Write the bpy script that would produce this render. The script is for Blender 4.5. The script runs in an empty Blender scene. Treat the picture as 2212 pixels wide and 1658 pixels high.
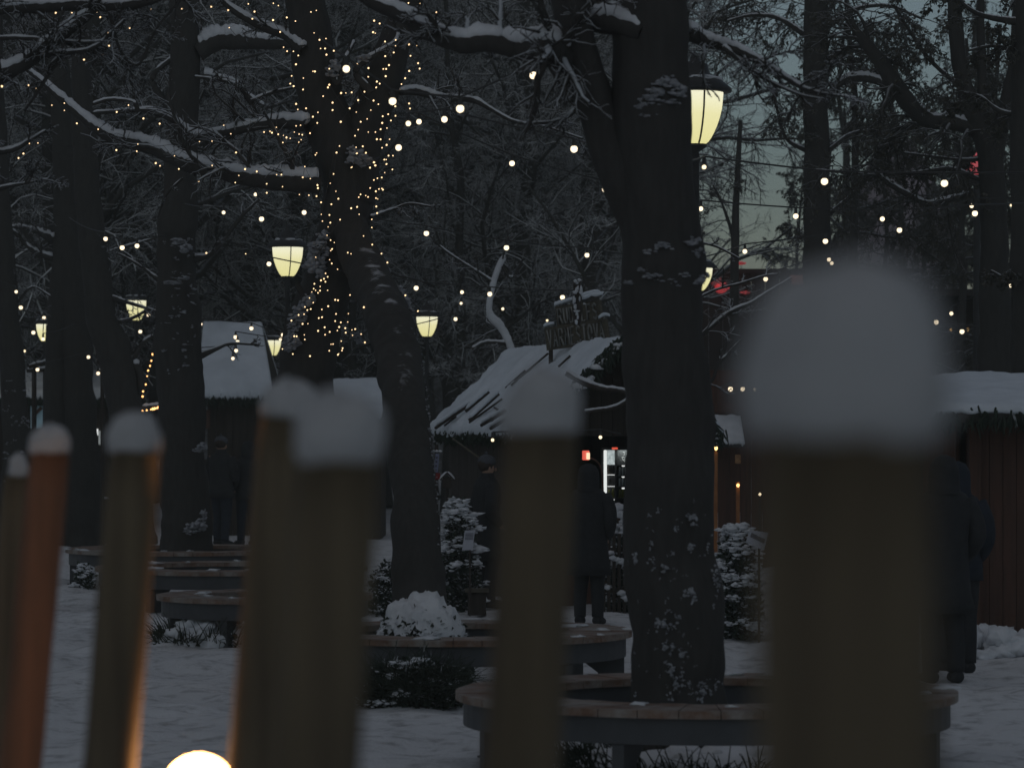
import bpy, math, random
import numpy as np
from mathutils import Vector, noise
random.seed(11)
RG = np.random.default_rng(11)
S = bpy.context.scene
COL = S.collection
PI = math.pi
F, CX, HY, CH = 7521.0, 1106.0, 908.7, 2.05      # survey constants: focal length, centre, horizon, eye height

def P(px, py, D):
    return np.array([(px-CX)/F*D, D, CH+(HY-py)/F*D])
def GX(px, D): return (px-CX)/F*D

# ------------------------------------------------------------------ materials
def nodes_of(name):
    m = bpy.data.materials.new(name); m.use_nodes = True
    nt = m.node_tree; b = nt.nodes['Principled BSDF']
    return m, nt, b
def N(nt, t, **kw):
    n = nt.nodes.new(t)
    for k, v in kw.items(): setattr(n, k, v)
    return n
def coords(nt, kind='Object'):
    return N(nt, 'ShaderNodeTexCoord').outputs[kind]
def noise_node(nt, src, scale, detail=4.0, rough=.6, stretch=None):
    if stretch:
        mp = N(nt, 'ShaderNodeMapping'); mp.inputs['Scale'].default_value = stretch
        nt.links.new(src, mp.inputs['Vector']); src = mp.outputs['Vector']
    n = N(nt, 'ShaderNodeTexNoise'); n.inputs['Scale'].default_value = scale
    n.inputs['Detail'].default_value = detail; n.inputs['Roughness'].default_value = rough
    nt.links.new(src, n.inputs['Vector']); return n
def ramp(nt, fac, stops):
    r = N(nt, 'ShaderNodeValToRGB'); e = r.color_ramp.elements
    e[0].position, e[0].color = stops[0][0], (*stops[0][1], 1)
    e[1].position, e[1].color = stops[-1][0], (*stops[-1][1], 1)
    for p, c in stops[1:-1]:
        q = e.new(p); q.color = (*c, 1)
    nt.links.new(fac, r.inputs['Fac']); return r
def bump(nt, h, b, strength, dist):
    bp = N(nt, 'ShaderNodeBump'); bp.inputs['Strength'].default_value = strength
    bp.inputs['Distance'].default_value = dist
    nt.links.new(h, bp.inputs['Height']); nt.links.new(bp.outputs['Normal'], b.inputs['Normal'])
def mat(name, c0, c1=None, scale=8, rough=.8, bs=.3, bd=.01, stretch=None, metal=0.0, spec=.3):
    m, nt, b = nodes_of(name)
    c1 = c1 or tuple(v*.6 for v in c0)
    n = noise_node(nt, coords(nt), scale, stretch=stretch)
    r = ramp(nt, n.outputs['Fac'], [(.3, c1), (.7, c0)])
    nt.links.new(r.outputs['Color'], b.inputs['Base Color'])
    b.inputs['Roughness'].default_value = rough; b.inputs['Metallic'].default_value = metal
    b.inputs['Specular IOR Level'].default_value = spec
    if bs: bump(nt, n.outputs['Fac'], b, bs, bd)
    return m
def mat_emit(name, col, strength, col2=None, scale=6):
    m, nt, b = nodes_of(name)
    b.inputs['Base Color'].default_value = (.3, .3, .3, 1)
    b.inputs['Emission Color'].default_value = (*col, 1)
    b.inputs['Emission Strength'].default_value = strength
    if col2:
        n = noise_node(nt, coords(nt), scale)
        r = ramp(nt, n.outputs['Fac'], [(.35, col2), (.65, col)])
        nt.links.new(r.outputs['Color'], b.inputs['Emission Color'])
    return m
def mat_snow(name, c=(.80, .82, .86), c1=None, scale=3, bs=.5, bd=.012):
    m, nt, b = nodes_of(name)
    co = coords(nt)
    n = noise_node(nt, co, scale, 6); n2 = noise_node(nt, co, scale*14, 4)
    c1 = c1 or tuple(v*.88 for v in c)
    r = ramp(nt, n.outputs['Fac'], [(.3, c1), (.7, c)])
    nt.links.new(r.outputs['Color'], b.inputs['Base Color'])
    ad = N(nt, 'ShaderNodeMath', operation='MULTIPLY_ADD'); ad.inputs[1].default_value = .5
    nt.links.new(n2.outputs['Fac'], ad.inputs[0]); nt.links.new(n.outputs['Fac'], ad.inputs[2])
    bump(nt, ad.outputs[0], b, bs, bd)
    b.inputs['Roughness'].default_value = .9; b.inputs['Specular IOR Level'].default_value = .15
    return m
def mat_snowy(name, dark, dark2, lo=.25, hi=.55, nscale=6, namp=.5, snow=(.78, .80, .84), bs=.6, bd=.02, bscale=20, stretch=(1, 1, .25)):
    """bark or needles whose upward faces carry snow, broken up by noise"""
    m, nt, b = nodes_of(name)
    co = coords(nt)
    nb = noise_node(nt, co, bscale, 5, .65, stretch)
    r = ramp(nt, nb.outputs['Fac'], [(.3, dark2), (.7, dark)])
    ge = N(nt, 'ShaderNodeNewGeometry'); sx = N(nt, 'ShaderNodeSeparateXYZ')
    nt.links.new(ge.outputs['Normal'], sx.inputs[0])
    ns = noise_node(nt, co, nscale, 4)
    ma = N(nt, 'ShaderNodeMath', operation='SUBTRACT'); ma.inputs[1].default_value = .5
    nt.links.new(ns.outputs['Fac'], ma.inputs[0])
    mb = N(nt, 'ShaderNodeMath', operation='MULTIPLY_ADD'); mb.inputs[1].default_value = namp*2
    nt.links.new(ma.outputs[0], mb.inputs[0]); nt.links.new(sx.outputs['Z'], mb.inputs[2])
    mr = N(nt, 'ShaderNodeMapRange'); mr.inputs['From Min'].default_value = lo; mr.inputs['From Max'].default_value = hi
    nt.links.new(mb.outputs[0], mr.inputs['Value'])
    mx = N(nt, 'ShaderNodeMix', data_type='RGBA')
    nt.links.new(mr.outputs[0], mx.inputs[0]); nt.links.new(r.outputs['Color'], mx.inputs[6])
    mx.inputs[7].default_value = (*snow, 1)
    nt.links.new(mx.outputs[2], b.inputs['Base Color'])
    bump(nt, nb.outputs['Fac'], b, bs, bd)
    b.inputs['Roughness'].default_value = .9; b.inputs['Specular IOR Level'].default_value = .2
    return m

M = {}
M['snow'] = mat_snow('snow')
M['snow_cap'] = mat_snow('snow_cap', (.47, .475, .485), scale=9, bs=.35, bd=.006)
M['snow_limb'] = mat_snow('snow_limb', (.74, .76, .79), (.56, .58, .61), scale=5)
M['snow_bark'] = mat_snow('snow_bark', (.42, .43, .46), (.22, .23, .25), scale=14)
M['snow_roof'] = mat_snow('snow_roof', (.74, .79, .85), (.60, .65, .70), scale=2.2, bs=.5, bd=.02)
M['bark'] = mat_snowy('bark', (.062, .059, .056), (.044, .042, .040), .95, 1.3, 5, .55, bs=.5, bd=.015)
M['bark_wood'] = mat_snowy('bark_far', (.06, .058, .055), (.04, .038, .036), .55, .95, 7, .55, (.36, .38, .42))
M['twig'] = mat_snowy('twig', (.09, .085, .08), (.04, .038, .036), .25, .6, 9, .5, (.50, .53, .56))
M['twig_far'] = mat_snowy('twig_far', (.07, .07, .07), (.035, .035, .035), .15, .5, .8, .65, (.70, .73, .74))
M['twig_bare'] = mat_snowy('twig_bare', (.075, .072, .068), (.035, .034, .03), .55, 1.0, 2, .5, (.42, .44, .46))
M['leaf'] = mat('hanging_leaf', (.10, .092, .075), (.045, .045, .038), 4, bs=0)
M['needle'] = mat_snowy('needles', (.045, .06, .045), (.02, .028, .022), .6, .95, 8, .5, (.6, .62, .66))
M['pole_wood'] = mat('pole_wood', (.160, .126, .080), (.090, .070, .048), 2.2, .8, .6, .006, (14, 14, .8))
M['pole_lamplit'] = mat('pole_lamplit_wood', (.25, .12, .07), (.13, .075, .048), 3, .8, .4, .006, (8, 8, .5))  # the globe lamp's red light is put into this pole's colour
M['seat'] = mat('seat_wood', (.30, .15, .07), (.16, .085, .05), 5, .7, .3, .004)
M['steel'] = mat('painted_steel', (.075, .079, .086), (.055, .058, .063), 4, .5, .1, .002)
M['dark_wood'] = mat('dark_wood', (.06, .048, .04), (.035, .029, .025), 4, .8, .4, .006, (6, 6, .6))
M['red_wood'] = mat('red_wood', (.115, .055, .038), (.065, .036, .027), 4, .75, .4, .006, (6, 6, .5))
M['sign_wood'] = mat('sign_wood', (.13, .115, .085), (.07, .062, .05), 6, .85, .4, .004, (1, 1, 6))
M['paint_grey'] = mat('letter_paint', (.30, .30, .28), (.20, .20, .19), 12, .8, .1, .001)
M['iron'] = mat('iron', (.045, .046, .048), (.03, .03, .032), 9, .5, .1, .002)
M['wire'] = mat('wire', (.06, .06, .06), (.04, .04, .04), 9, .6, 0)
M['roof_dark'] = mat('roof_shingle', (.06, .055, .05), (.03, .03, .03), 6)
M['cloth_black'] = mat('black_cloth', (.036, .037, .040), (.024, .025, .028), 14, .9, .3, .006)
M['cloth_navy'] = mat('navy_cloth', (.030, .036, .050), (.02, .025, .034), 14, .9, .3, .006)
M['cloth_grey'] = mat('grey_cloth', (.10, .105, .12), (.06, .065, .075), 14, .9, .3, .006)
M['skin'] = mat('skin', (.42, .27, .2), (.36, .22, .16), 10, .6, .1, .001)
M['hair'] = mat('hair', (.05, .035, .025), (.025, .018, .014), 40, .7, .4, .003)
M['paper'] = mat('paper', (.55, .56, .62), (.46, .47, .53), 7, .8, .1, .001)
M['paper_ink'] = mat('paper_ink', (.12, .12, .15), (.09, .09, .11), 7, .8, 0)
M['blue_paint'] = mat('pale_blue_paint', (.28, .30, .42), (.2, .22, .32), 7, .7, .1, .001)
M['red_paint'] = mat('red_paint', (.28, .03, .03), (.18, .02, .02), 7, .7, .1, .001)
M['glass_can'] = mat('can_metal', (.6, .65, .68), (.2, .24, .26), 30, .35, 0, metal=.4, stretch=(6, 6, .5))
M['bottle_green'] = mat('bottle_glass', (.16, .17, .03), (.07, .08, .015), 20, .3, 0, stretch=(4, 4, .5))
M['white_plastic'] = mat('white_plastic', (.75, .77, .78), (.65, .67, .68), 9, .4, 0)
M['plaster'] = mat('pale_render', (.36, .30, .33), (.28, .24, .27), 2, .85, .2, .01)
M['bank_dark'] = mat('dark_brick', (.055, .047, .042), (.035, .03, .03), 1.2, .9, .3, .02)
# lamps and screens (things that really give off light)
M['led'] = mat_emit('warm_led', (1, .68, .36), 2.2)
M['led_orange'] = mat_emit('orange_led', (1, .48, .16), 3)
M['bulb'] = mat_emit('festoon_bulb', (1, .82, .56), 1.75)
M['bulb_dim'] = mat_emit('festoon_bulb_far', (1, .80, .50), 1.8)
M['globe'] = mat_emit('garden_globe', (1, .46, .15), 42)
M['red_glow'] = mat_emit('red_lamp_glow', (1, .12, .06), .75)
M['red_spot'] = mat_emit('red_spot', (1, .04, .05), .42, (.25, .01, .01), 4)
M['amber'] = mat_emit('amber_window', (1, .62, .22), .75, (.4, .2, .05), 3)
M['teal'] = mat_emit('teal_screen', (.05, .10, .13), .6, (.02, .04, .05), 3)
M['blue_led'] = mat_emit('blue_led', (.05, .35, .9), .7)
M['cool_white'] = mat_emit('cool_tube', (.92, .95, .93), .85)
M['fridge_in'] = mat_emit('cooler_panel', (.55, .6, .6), .35, (.2, .24, .24), 12)

def mat_lantern():
    m, nt, b = nodes_of('lantern_glass')
    co = coords(nt, 'Generated'); sx = N(nt, 'ShaderNodeSeparateXYZ'); nt.links.new(co, sx.inputs[0])
    r = ramp(nt, sx.outputs['Z'], [(0., (.80, .74, .33)), (.55, (.84, .79, .42)), (1., (.95, .92, .68))])
    nt.links.new(r.outputs['Color'], b.inputs['Emission Color'])
    b.inputs['Emission Strength'].default_value = .98
    b.inputs['Base Color'].default_value = (.3, .3, .2, 1); b.inputs['Roughness'].default_value = .4
    return m
M['lantern'] = mat_lantern()

def mat_seat_snow():
    m, nt, b = nodes_of('snowy_seat')
    co = coords(nt)
    n1 = noise_node(nt, co, 4, 4, .6, (1, 1, 6)); r1 = ramp(nt, n1.outputs['Fac'], [(.3, (.10, .058, .040)), (.7, (.21, .115, .07))])
    n2 = noise_node(nt, co, 3.2, 6, .7)
    r2 = ramp(nt, n2.outputs['Fac'], [(.40, (0, 0, 0)), (.62, (1, 1, 1))])
    mx = N(nt, 'ShaderNodeMix', data_type='RGBA')
    nt.links.new(r2.outputs['Color'], mx.inputs[0]); nt.links.new(r1.outputs['Color'], mx.inputs[6])
    mx.inputs[7].default_value = (.27, .245, .22, 1)
    nt.links.new(mx.outputs[2], b.inputs['Base Color']); bump(nt, n2.outputs['Fac'], b, .5, .008)
    b.inputs['Roughness'].default_value = .7
    return m
M['seat_snow'] = mat_seat_snow()

def mat_ground():
    m, nt, b = nodes_of('packed_snow')
    co = coords(nt)
    n1 = noise_node(nt, co, .5, 5, .6); n2 = noise_node(nt, co, 4.5, 6, .65); n3 = noise_node(nt, co, 26, 4, .6)
    r1 = ramp(nt, n1.outputs['Fac'], [(.3, (.60, .61, .63)), (.7, (.73, .74, .76))])
    r2 = ramp(nt, n2.outputs['Fac'], [(.32, (.42, .42, .42)), (.50, (1, 1, 1))])
    mx = N(nt, 'ShaderNodeMix', data_type='RGBA', blend_type='MULTIPLY'); mx.inputs[0].default_value = .8
    nt.links.new(r1.outputs['Color'], mx.inputs[6]); nt.links.new(r2.outputs['Color'], mx.inputs[7])
    nt.links.new(mx.outputs[2], b.inputs['Base Color'])
    ad = N(nt, 'ShaderNodeMath', operation='MULTIPLY_ADD'); ad.inputs[1].default_value = .35
    nt.links.new(n3.outputs['Fac'], ad.inputs[0]); nt.links.new(n2.outputs['Fac'], ad.inputs[2])
    bump(nt, ad.outputs[0], b, .8, .05)
    b.inputs['Roughness'].default_value = .85; b.inputs['Specular IOR Level'].default_value = .2
    return m
M['ground'] = mat_ground()
def mat_hill():
    m, nt, b = nodes_of('wooded_slope')
    co = coords(nt)
    n1 = noise_node(nt, co, 1.6, 8, .75); n2 = noise_node(nt, co, .12, 3)
    r1 = ramp(nt, n1.outputs['Fac'], [(.44, (.085, .086, .088)), (.62, (.24, .25, .26))])
    nt.links.new(r1.outputs['Color'], b.inputs['Base Color'])
    b.inputs['Roughness'].default_value = 1; b.inputs['Specular IOR Level'].default_value = 0
    return m
M['hill'] = mat_hill()

# ------------------------------------------------------------------ objects
ORG = {}
def mkmesh(name, V, faces, quads=None, smooth=False):
    me = bpy.data.meshes.new(name)
    V = np.asarray(V, dtype=np.float32).reshape(-1, 3)
    idx, st, tot = [], [], 0
    if quads is not None and len(quads):
        q = np.asarray(quads, dtype=np.int32)
        idx.append(q.ravel()); st.append(np.arange(len(q), dtype=np.int32)*q.shape[1]); tot = q.size
    if faces:
        ln = np.array([len(f) for f in faces], dtype=np.int32)
        idx.append(np.array([i for f in faces for i in f], dtype=np.int32))
        st.append(tot+np.concatenate([[0], np.cumsum(ln)[:-1]]).astype(np.int32))
    idx = np.concatenate(idx); st = np.concatenate(st)
    me.vertices.add(len(V)); me.vertices.foreach_set('co', V.ravel())
    me.loops.add(len(idx)); me.loops.foreach_set('vertex_index', idx)
    me.polygons.add(len(st)); me.polygons.foreach_set('loop_start', st)
    me.polygons.foreach_set('use_smooth', np.full(len(st), smooth, dtype=bool))
    me.update(calc_edges=True)
    return me
def tag(o, label=None, cat=None, group=None, kind=None):
    if label: o['label'] = label
    if cat: o['category'] = cat
    if group: o['group'] = group
    if kind: o['kind'] = kind
    return o
def thing(name, label, cat, loc, group=None):
    o = bpy.data.objects.new(name, None); COL.objects.link(o)
    loc = np.array(loc, dtype=float); o.location = loc; o.empty_display_size = .2
    ORG[o] = loc
    return tag(o, label, cat, group)
def put(name, me, parent=None, at=None, origin=None):
    o = bpy.data.objects.new(name, me); COL.objects.link(o)
    if parent is not None:
        o.parent = parent
        if at is not None: o.location = np.array(at)-ORG[parent]; ORG[o] = np.array(at, dtype=float)
        else: ORG[o] = ORG[parent]
    else:
        o.location = origin if origin is not None else (0, 0, 0); ORG[o] = np.array(o.location, dtype=float)
    return o

class MB:
    def __init__(s): s.V = []; s.F = []; s.Q = []; s.n = 0
    def add(s, V, F):
        V = np.asarray(V, dtype=float).reshape(-1, 3)
        for f in F: s.F.append(tuple(int(i)+s.n for i in f))
        s.V.append(V); s.n += len(V)
    def addq(s, V, Q):
        V = np.asarray(V, dtype=float).reshape(-1, 3)
        s.V.append(V); s.Q.append(np.asarray(Q)+s.n); s.n += len(V)
    def box(s, c, size, rz=0, rx=0, ry=0, bev=0.0):
        hx, hy, hz = [v/2 for v in size]
        if bev > 0:
            pts = []; F = []
            b_ = min(bev, hx*.9, hy*.9, hz*.9)
            ring = lambda z, d: [(-hx+d+b_*0, -hy+d), (hx-d, -hy+d), (hx-d, hy-d), (-hx+d, hy-d)]
            for z, d in ((-hz, b_), (-hz+b_, 0), (hz-b_, 0), (hz, b_)):
                pts += [(x, y, z) for x, y in ring(z, d)]
            F = [(3, 2, 1, 0), (12, 13, 14, 15)]
            for k in range(3):
                for i in range(4): F.append((k*4+i, k*4+(i+1) % 4, k*4+4+(i+1) % 4, k*4+4+i))
            V = np.array(pts)
        else:
            V = np.array([(x, y, z) for z in (-hz, hz) for x, y in ((-hx, -hy), (hx, -hy), (hx, hy), (-hx, hy))])
            F = [(3, 2, 1, 0), (4, 5, 6, 7), (0, 1, 5, 4), (1, 2, 6, 5), (2, 3, 7, 6), (3, 0, 4, 7)]
        from mathutils import Euler
        R = np.array(Euler((rx, ry, rz)).to_matrix())
        s.add(V@R.T+np.array(c), F); return s
    def beam(s, p0, p1, w, h):
        """box from p0 to p1, w across, h high"""
        p0 = np.array(p0, float); p1 = np.array(p1, float); d = p1-p0; L = np.linalg.norm(d); d /= L
        up = np.array([0, 0, 1.]) if abs(d[2]) < .95 else np.array([0, 1., 0])
        a = np.cross(d, up); a /= np.linalg.norm(a); b = np.cross(a, d)
        V = [p+sx*a*w/2+sz*b*h/2 for p in (p0, p1) for sx, sz in ((-1, -1), (1, -1), (1, 1), (-1, 1))]
        s.add(V, [(0, 1, 2, 3), (7, 6, 5, 4), (0, 4, 5, 1), (1, 5, 6, 2), (2, 6, 7, 3), (3, 7, 4, 0)]); return s
    def tube(s, pts, rad, n=8, caps=True):
        pts = np.asarray(pts, float)[None]; rad = np.broadcast_to(np.asarray(rad, float), (pts.shape[1],))[None]
        V, Q = tubes(pts, rad, n); k = pts.shape[1]; base = s.n
        s.addq(V, Q)
        if caps:
            s.F.append(tuple(base+i for i in range(n)));
            s.F.append(tuple(base+(k-1)*n+i for i in reversed(range(n))))
        return s
    def lathe(s, c, prof, n=20, a0=0, a1=2*PI, sx=1):
        c = np.array(c, float); full = abs(a1-a0-2*PI) < 1e-6
        k = n if full else n+1
        V = [c+np.array([r*math.cos(a0+(a1-a0)*i/n)*sx, r*math.sin(a0+(a1-a0)*i/n), z]) for r, z in prof for i in range(k)]
        F_ = []
        for j in range(len(prof)-1):
            for i in range(n):
                i2 = (i+1) % k
                F_.append((j*k+i, j*k+i2, (j+1)*k+i2, (j+1)*k+i))
        s.add(V, F_); return s
    def blob(s, c, r, amp=.25, freq=3.0, sub=3, seed=0, flat=None):
        V, Fc = ico(sub)
        V = V.copy(); r = np.broadcast_to(np.array(r, float), (3,)); out = []
        mr = float(max(r))
        for v in V:
            w = Vector((v*r/mr*freq).tolist())+Vector((seed*7.3, seed*3.1, seed*1.7))
            d = 1+amp*noise.noise(w)*1.6+amp*.5*noise.noise(w*2.7)
            q = v*r*d
            if flat is not None and q[2] < flat: q[2] = flat+(q[2]-flat)*.15
            out.append(q)
        s.addq(np.array(out)+np.array(c), Fc); return s
    def clump(s, c, r, n=12, seed=0, amp=.8):
        rg_ = random.Random(int(seed*131)+n); r = np.broadcast_to(np.array(r, float), (3,))
        for k in range(n):
            while True:
                u = np.array([rg_.uniform(-1, 1) for _ in range(3)])
                if u@u < 1: break
            f = .22+.38*rg_.random()*(1.15-math.sqrt(u@u))
            s.blob(np.array(c)+u*r*.95, (r*f+r.min()*f)/2*np.array([1.3, 1.2, .85]), amp, 2.6, 1 if f < .35 else 2, seed+k*1.7)
        return s
    def build(s, name, material, parent=None, smooth=False, origin=None):
        V = np.concatenate(s.V)
        if parent is not None: o_ = ORG[parent]
        elif origin is not None: o_ = np.array(origin, float)
        else:
            o_ = (V.min(0)+V.max(0))/2; o_[2] = V[:, 2].min()
        V = V-o_
        tri = [q for q in s.Q if q.shape[1] == 3]; quad = [q for q in s.Q if q.shape[1] == 4]
        faces = list(s.F)
        q = None
        if quad: q = np.concatenate(quad); faces += [tuple(f) for t in tri for f in t.tolist()]
        elif tri: q = np.concatenate(tri)
        me = mkmesh(name, V, faces, q, smooth)
        me.materials.append(material)
        if parent is not None:
            return put(name, me, parent)
        return put(name, me, None, origin=o_)

_ico = {}
def ico(sub):
    if sub in _ico: return _ico[sub]
    import bmesh
    bm = bmesh.new(); bmesh.ops.create_icosphere(bm, subdivisions=sub, radius=1)
    V = np.array([v.co[:] for v in bm.verts]); Fc = np.array([[v.index for v in f.verts] for f in bm.faces])
    bm.free(); _ico[sub] = (V, Fc); return V, Fc

def tubes(PP, RR, n):
    """PP (M,N,3) polylines, RR (M,N) radii -> verts, quads"""
    Mn, Nn, _ = PP.shape
    t = np.gradient(PP, axis=1); t /= np.linalg.norm(t, axis=2, keepdims=True)+1e-9
    tm = np.abs(t.mean(1)); ref = np.where(tm[:, 2:3] > .75, np.array([[0, 1., 0]]), np.array([[0, 0, 1.]]))[:, None, :]
    n1 = np.cross(t, ref); n1 /= np.linalg.norm(n1, axis=2, keepdims=True)+1e-9
    n2 = np.cross(n1, t)
    a = np.arange(n)/n*2*PI+PI/2
    ring = PP[:, :, None, :]+RR[:, :, None, None]*(np.cos(a)[None, None, :, None]*n1[:, :, None, :]+np.sin(a)[None, None, :, None]*n2[:, :, None, :])
    V = ring.reshape(-1, 3)
    m, j, i = np.meshgrid(np.arange(Mn), np.arange(Nn-1), np.arange(n), indexing='ij')
    b = m*Nn*n+j*n; i2 = (i+1) % n
    Q = np.stack([b+i, b+i2, b+n+i2, b+n+i], -1).reshape(-1, 4)[:, ::-1]
    return V, Q

def spline(pts, n):
    """Catmull-Rom through rows (any columns), n samples per span"""
    p = np.array(pts, float); e = np.vstack([2*p[0]-p[1], p, 2*p[-1]-p[-2]]); out = []
    for i in range(1, len(e)-2):
        for k in range(n):
            t = k/n
            out.append(.5*((2*e[i])+(-e[i-1]+e[i+1])*t+(2*e[i-1]-5*e[i]+4*e[i+1]-e[i+2])*t*t+(-e[i-1]+3*e[i]-3*e[i+1]+e[i+2])*t**3))
    out.append(p[-1]); return np.array(out)

def kids(PP, RR, k, ratio, spread, droop, N2, tmin=.15, rscale=.6, rmin=.004, wig=.18, up=0.0, g=None, jit=.4):
    """k children per polyline, vectorised"""
    g = g or RG
    Mn, Nn, _ = PP.shape
    t = tmin+(1-tmin)*g.random((Mn, k))
    f = t*(Nn-1); i0 = np.minimum(f.astype(int), Nn-2); w = (f-i0)[..., None]
    mi = np.arange(Mn)[:, None]
    pos = PP[mi, i0]*(1-w)+PP[mi, i0+1]*w
    rad = (RR[mi, i0]*(1-w[..., 0])+RR[mi, i0+1]*w[..., 0])*rscale
    tan = PP[mi, i0+1]-PP[mi, i0]; tan /= np.linalg.norm(tan, axis=2, keepdims=True)+1e-9
    L = np.linalg.norm(np.diff(PP, axis=1), axis=2).sum(1)[:, None]
    ln = L*ratio*(1-.45*t)*(1-jit/2+jit*g.random((Mn, k)))
    rnd = g.normal(size=(Mn, k, 3)); perp = np.cross(tan, rnd); perp /= np.linalg.norm(perp, axis=2, keepdims=True)+1e-9
    a = np.radians(spread[0]+(spread[1]-spread[0])*g.random((Mn, k)))[..., None]
    d = tan*np.cos(a)+perp*np.sin(a); d[..., 2] += up
    d /= np.linalg.norm(d, axis=2, keepdims=True)
    M2 = Mn*k; pos = pos.reshape(M2, 3); d = d.reshape(M2, 3); ln = ln.reshape(M2, 1); rad = np.maximum(rad.reshape(M2), rmin)
    out = [pos]; cur = pos; step = ln/(N2-1)
    for j in range(1, N2):
        d = d+wig*g.normal(size=(M2, 3)); d[:, 2] -= droop
        d /= np.linalg.norm(d, axis=1, keepdims=True)
        cur = cur+d*step; out.append(cur)
    C = np.stack(out, 1)
    R = rad[:, None]*np.linspace(1, .35, N2)[None, :]
    return C, np.maximum(R, rmin*.6)

def limb_geo(spec, D, n=10, wob=.12, dz=None):
    """spec rows (px,py,width px[,depth offset]) at depth D -> centre line, radii"""
    rows = []
    for r in spec:
        dd = D+(r[3] if len(r) > 3 else 0)
        p = P(r[0], r[1], dd); rows.append((*p, r[2]/2/F*dd))
    s = spline(rows, n); pts, rad = s[:, :3].copy(), np.maximum(s[:, 3], .004)
    for i in range(len(pts)):
        q = Vector(pts[i].tolist())*2.2
        pts[i] += rad[i]*wob*2*np.array([noise.noise(q), noise.noise(q+Vector((9, 0, 0))), noise.noise(q+Vector((0, 9, 0)))])
        rad[i] *= 1+wob*1.4*noise.noise(q*2.3)
    return pts, rad

def rough_tube(mb, pts, rad, n=14, amp=.10, fr=6):
    V, Q = tubes(pts[None], rad[None], n)
    c = np.repeat(pts, n, axis=0); rr = np.repeat(rad, n)
    for i in range(len(V)):
        q = Vector((V[i]*np.array([fr, fr, fr*.35])).tolist())
        V[i] = c[i]+(V[i]-c[i])*(1+amp*noise.noise(q)*1.5+amp*.6*noise.noise(q*3.1))
    mb.addq(V, Q)
    k = len(pts); b = mb.n-len(V)
    mb.F.append(tuple(b+(k-1)*n+i for i in range(n)))

def snow_ridge(mb, pts, rad, th=.9, seed=0, lim=.82, n=10, dens=4):
    """snow lying along the top of a limb"""
    s = spline(np.hstack([pts, rad[:, None]]), dens); p, r = s[:, :3].copy(), s[:, 3].copy()
    t = np.gradient(p, axis=0); t /= np.linalg.norm(t, axis=1, keepdims=True)
    steep = np.abs(t[:, 2])
    out_r = []
    for i in range(len(p)):
        q = Vector((p[i]*9).tolist())+Vector((seed, 0, 0))
        k = th*(1+.30*noise.noise(q)+.25*noise.noise(q*2.7))
        k *= min(1, max(0, (lim-steep[i])/.15))
        out_r.append(k); p[i, 2] += r[i]*(.62+.25*k)
    k = np.array(out_r); e = np.minimum(1, np.minimum(np.arange(len(k)), np.arange(len(k))[::-1])/3+.15)
    V, Q = tubes(p[None], (r*.86*np.minimum(1, k*1.2)*e)[None], n)
    c = np.repeat(p, n, axis=0); kk = np.repeat(k, n)
    dz = V[:, 2]-c[:, 2]
    V[:, 2] = c[:, 2]+np.where(dz > 0, dz*(.75+.35*kk), dz*.6)
    for i in range(len(V)):
        V[i, 2] += .35*np.repeat(r, n)[i]*noise.noise(Vector((V[i]*22).tolist()))
    mb.addq(V, Q)

def leafcloud(mb, C, size, g=None, droop=.6):
    """small two-triangle leaves at points C"""
    g = g or RG
    n = len(C); a = g.normal(size=(n, 3)); a[:, 2] = a[:, 2]*.5-droop; a /= np.linalg.norm(a, axis=1, keepdims=True)
    b = np.cross(a, g.normal(size=(n, 3))); b /= np.linalg.norm(b, axis=1, keepdims=True)+1e-9
    s = size*(.6+.8*g.random((n, 1)))
    V = np.stack([C, C+a*s*.5+b*s*.28, C+a*s, C+a*s*.5-b*s*.28], 1).reshape(-1, 3)
    mb.addq(V, np.arange(n*4).reshape(-1, 4))

def along(PP, k, g=None):
    g = g or RG
    Mn, Nn, _ = PP.shape; f = g.random((Mn, k))*(Nn-1.001); i0 = f.astype(int); w = (f-i0)[..., None]; mi = np.arange(Mn)[:, None]
    return (PP[mi, i0]*(1-w)+PP[mi, i0+1]*w).reshape(-1, 3)

# ------------------------------------------------------------------ ground and slope
def grid(x0, x1, y0, y1, nx, ny, fz):
    X, Y = np.meshgrid(np.linspace(x0, x1, nx), np.linspace(y0, y1, ny))
    Z = fz(X, Y); V = np.stack([X, Y, Z], -1).reshape(-1, 3)
    i, j = np.meshgrid(np.arange(nx-1), np.arange(ny-1)); b = (j*nx+i).ravel()
    return V, np.stack([b, b+1, b+nx+1, b+nx], 1)
mb = MB()
def gz(X, Y):
    near = np.clip((70-Y)/20, 0, 1); gg = np.random.default_rng(3); e = 0
    for k in range(26):
        a = gg.random()*6.28; f = 2.5+22*gg.random(); e = e+np.sin((X*math.cos(a)+Y*math.sin(a))*f+gg.random()*6.28+1.5*np.sin(X*1.3+Y*.7+k))*.05/(f+2)
    return near*(e+.012*np.sin(X*2.3+np.sin(Y*1.7)*2)*np.cos(Y*2.9)+.008*np.sin(X*7.1+Y*3.3))
ys = np.concatenate([np.linspace(-30, 12, 12), np.linspace(12.3, 60, 520), np.linspace(64, 262, 20)])
xs = np.concatenate([np.linspace(-152, -9, 14), np.linspace(-8.8, 8.8, 300), np.linspace(9, 152, 14)])
X, Y = np.meshgrid(xs, ys); Z = gz(X, Y)
V = np.stack([X, Y, Z], -1).reshape(-1, 3); i, j = np.meshgrid(np.arange(len(xs)-1), np.arange(len(ys)-1)); b = (j*len(xs)+i).ravel()
mb.addq(V, np.stack([b, b+1, b+len(xs)+1, b+len(xs)], 1))
tag(mb.build('ground', M['ground'], None, True, origin=(0, 0, 0)), kind='structure')

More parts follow.
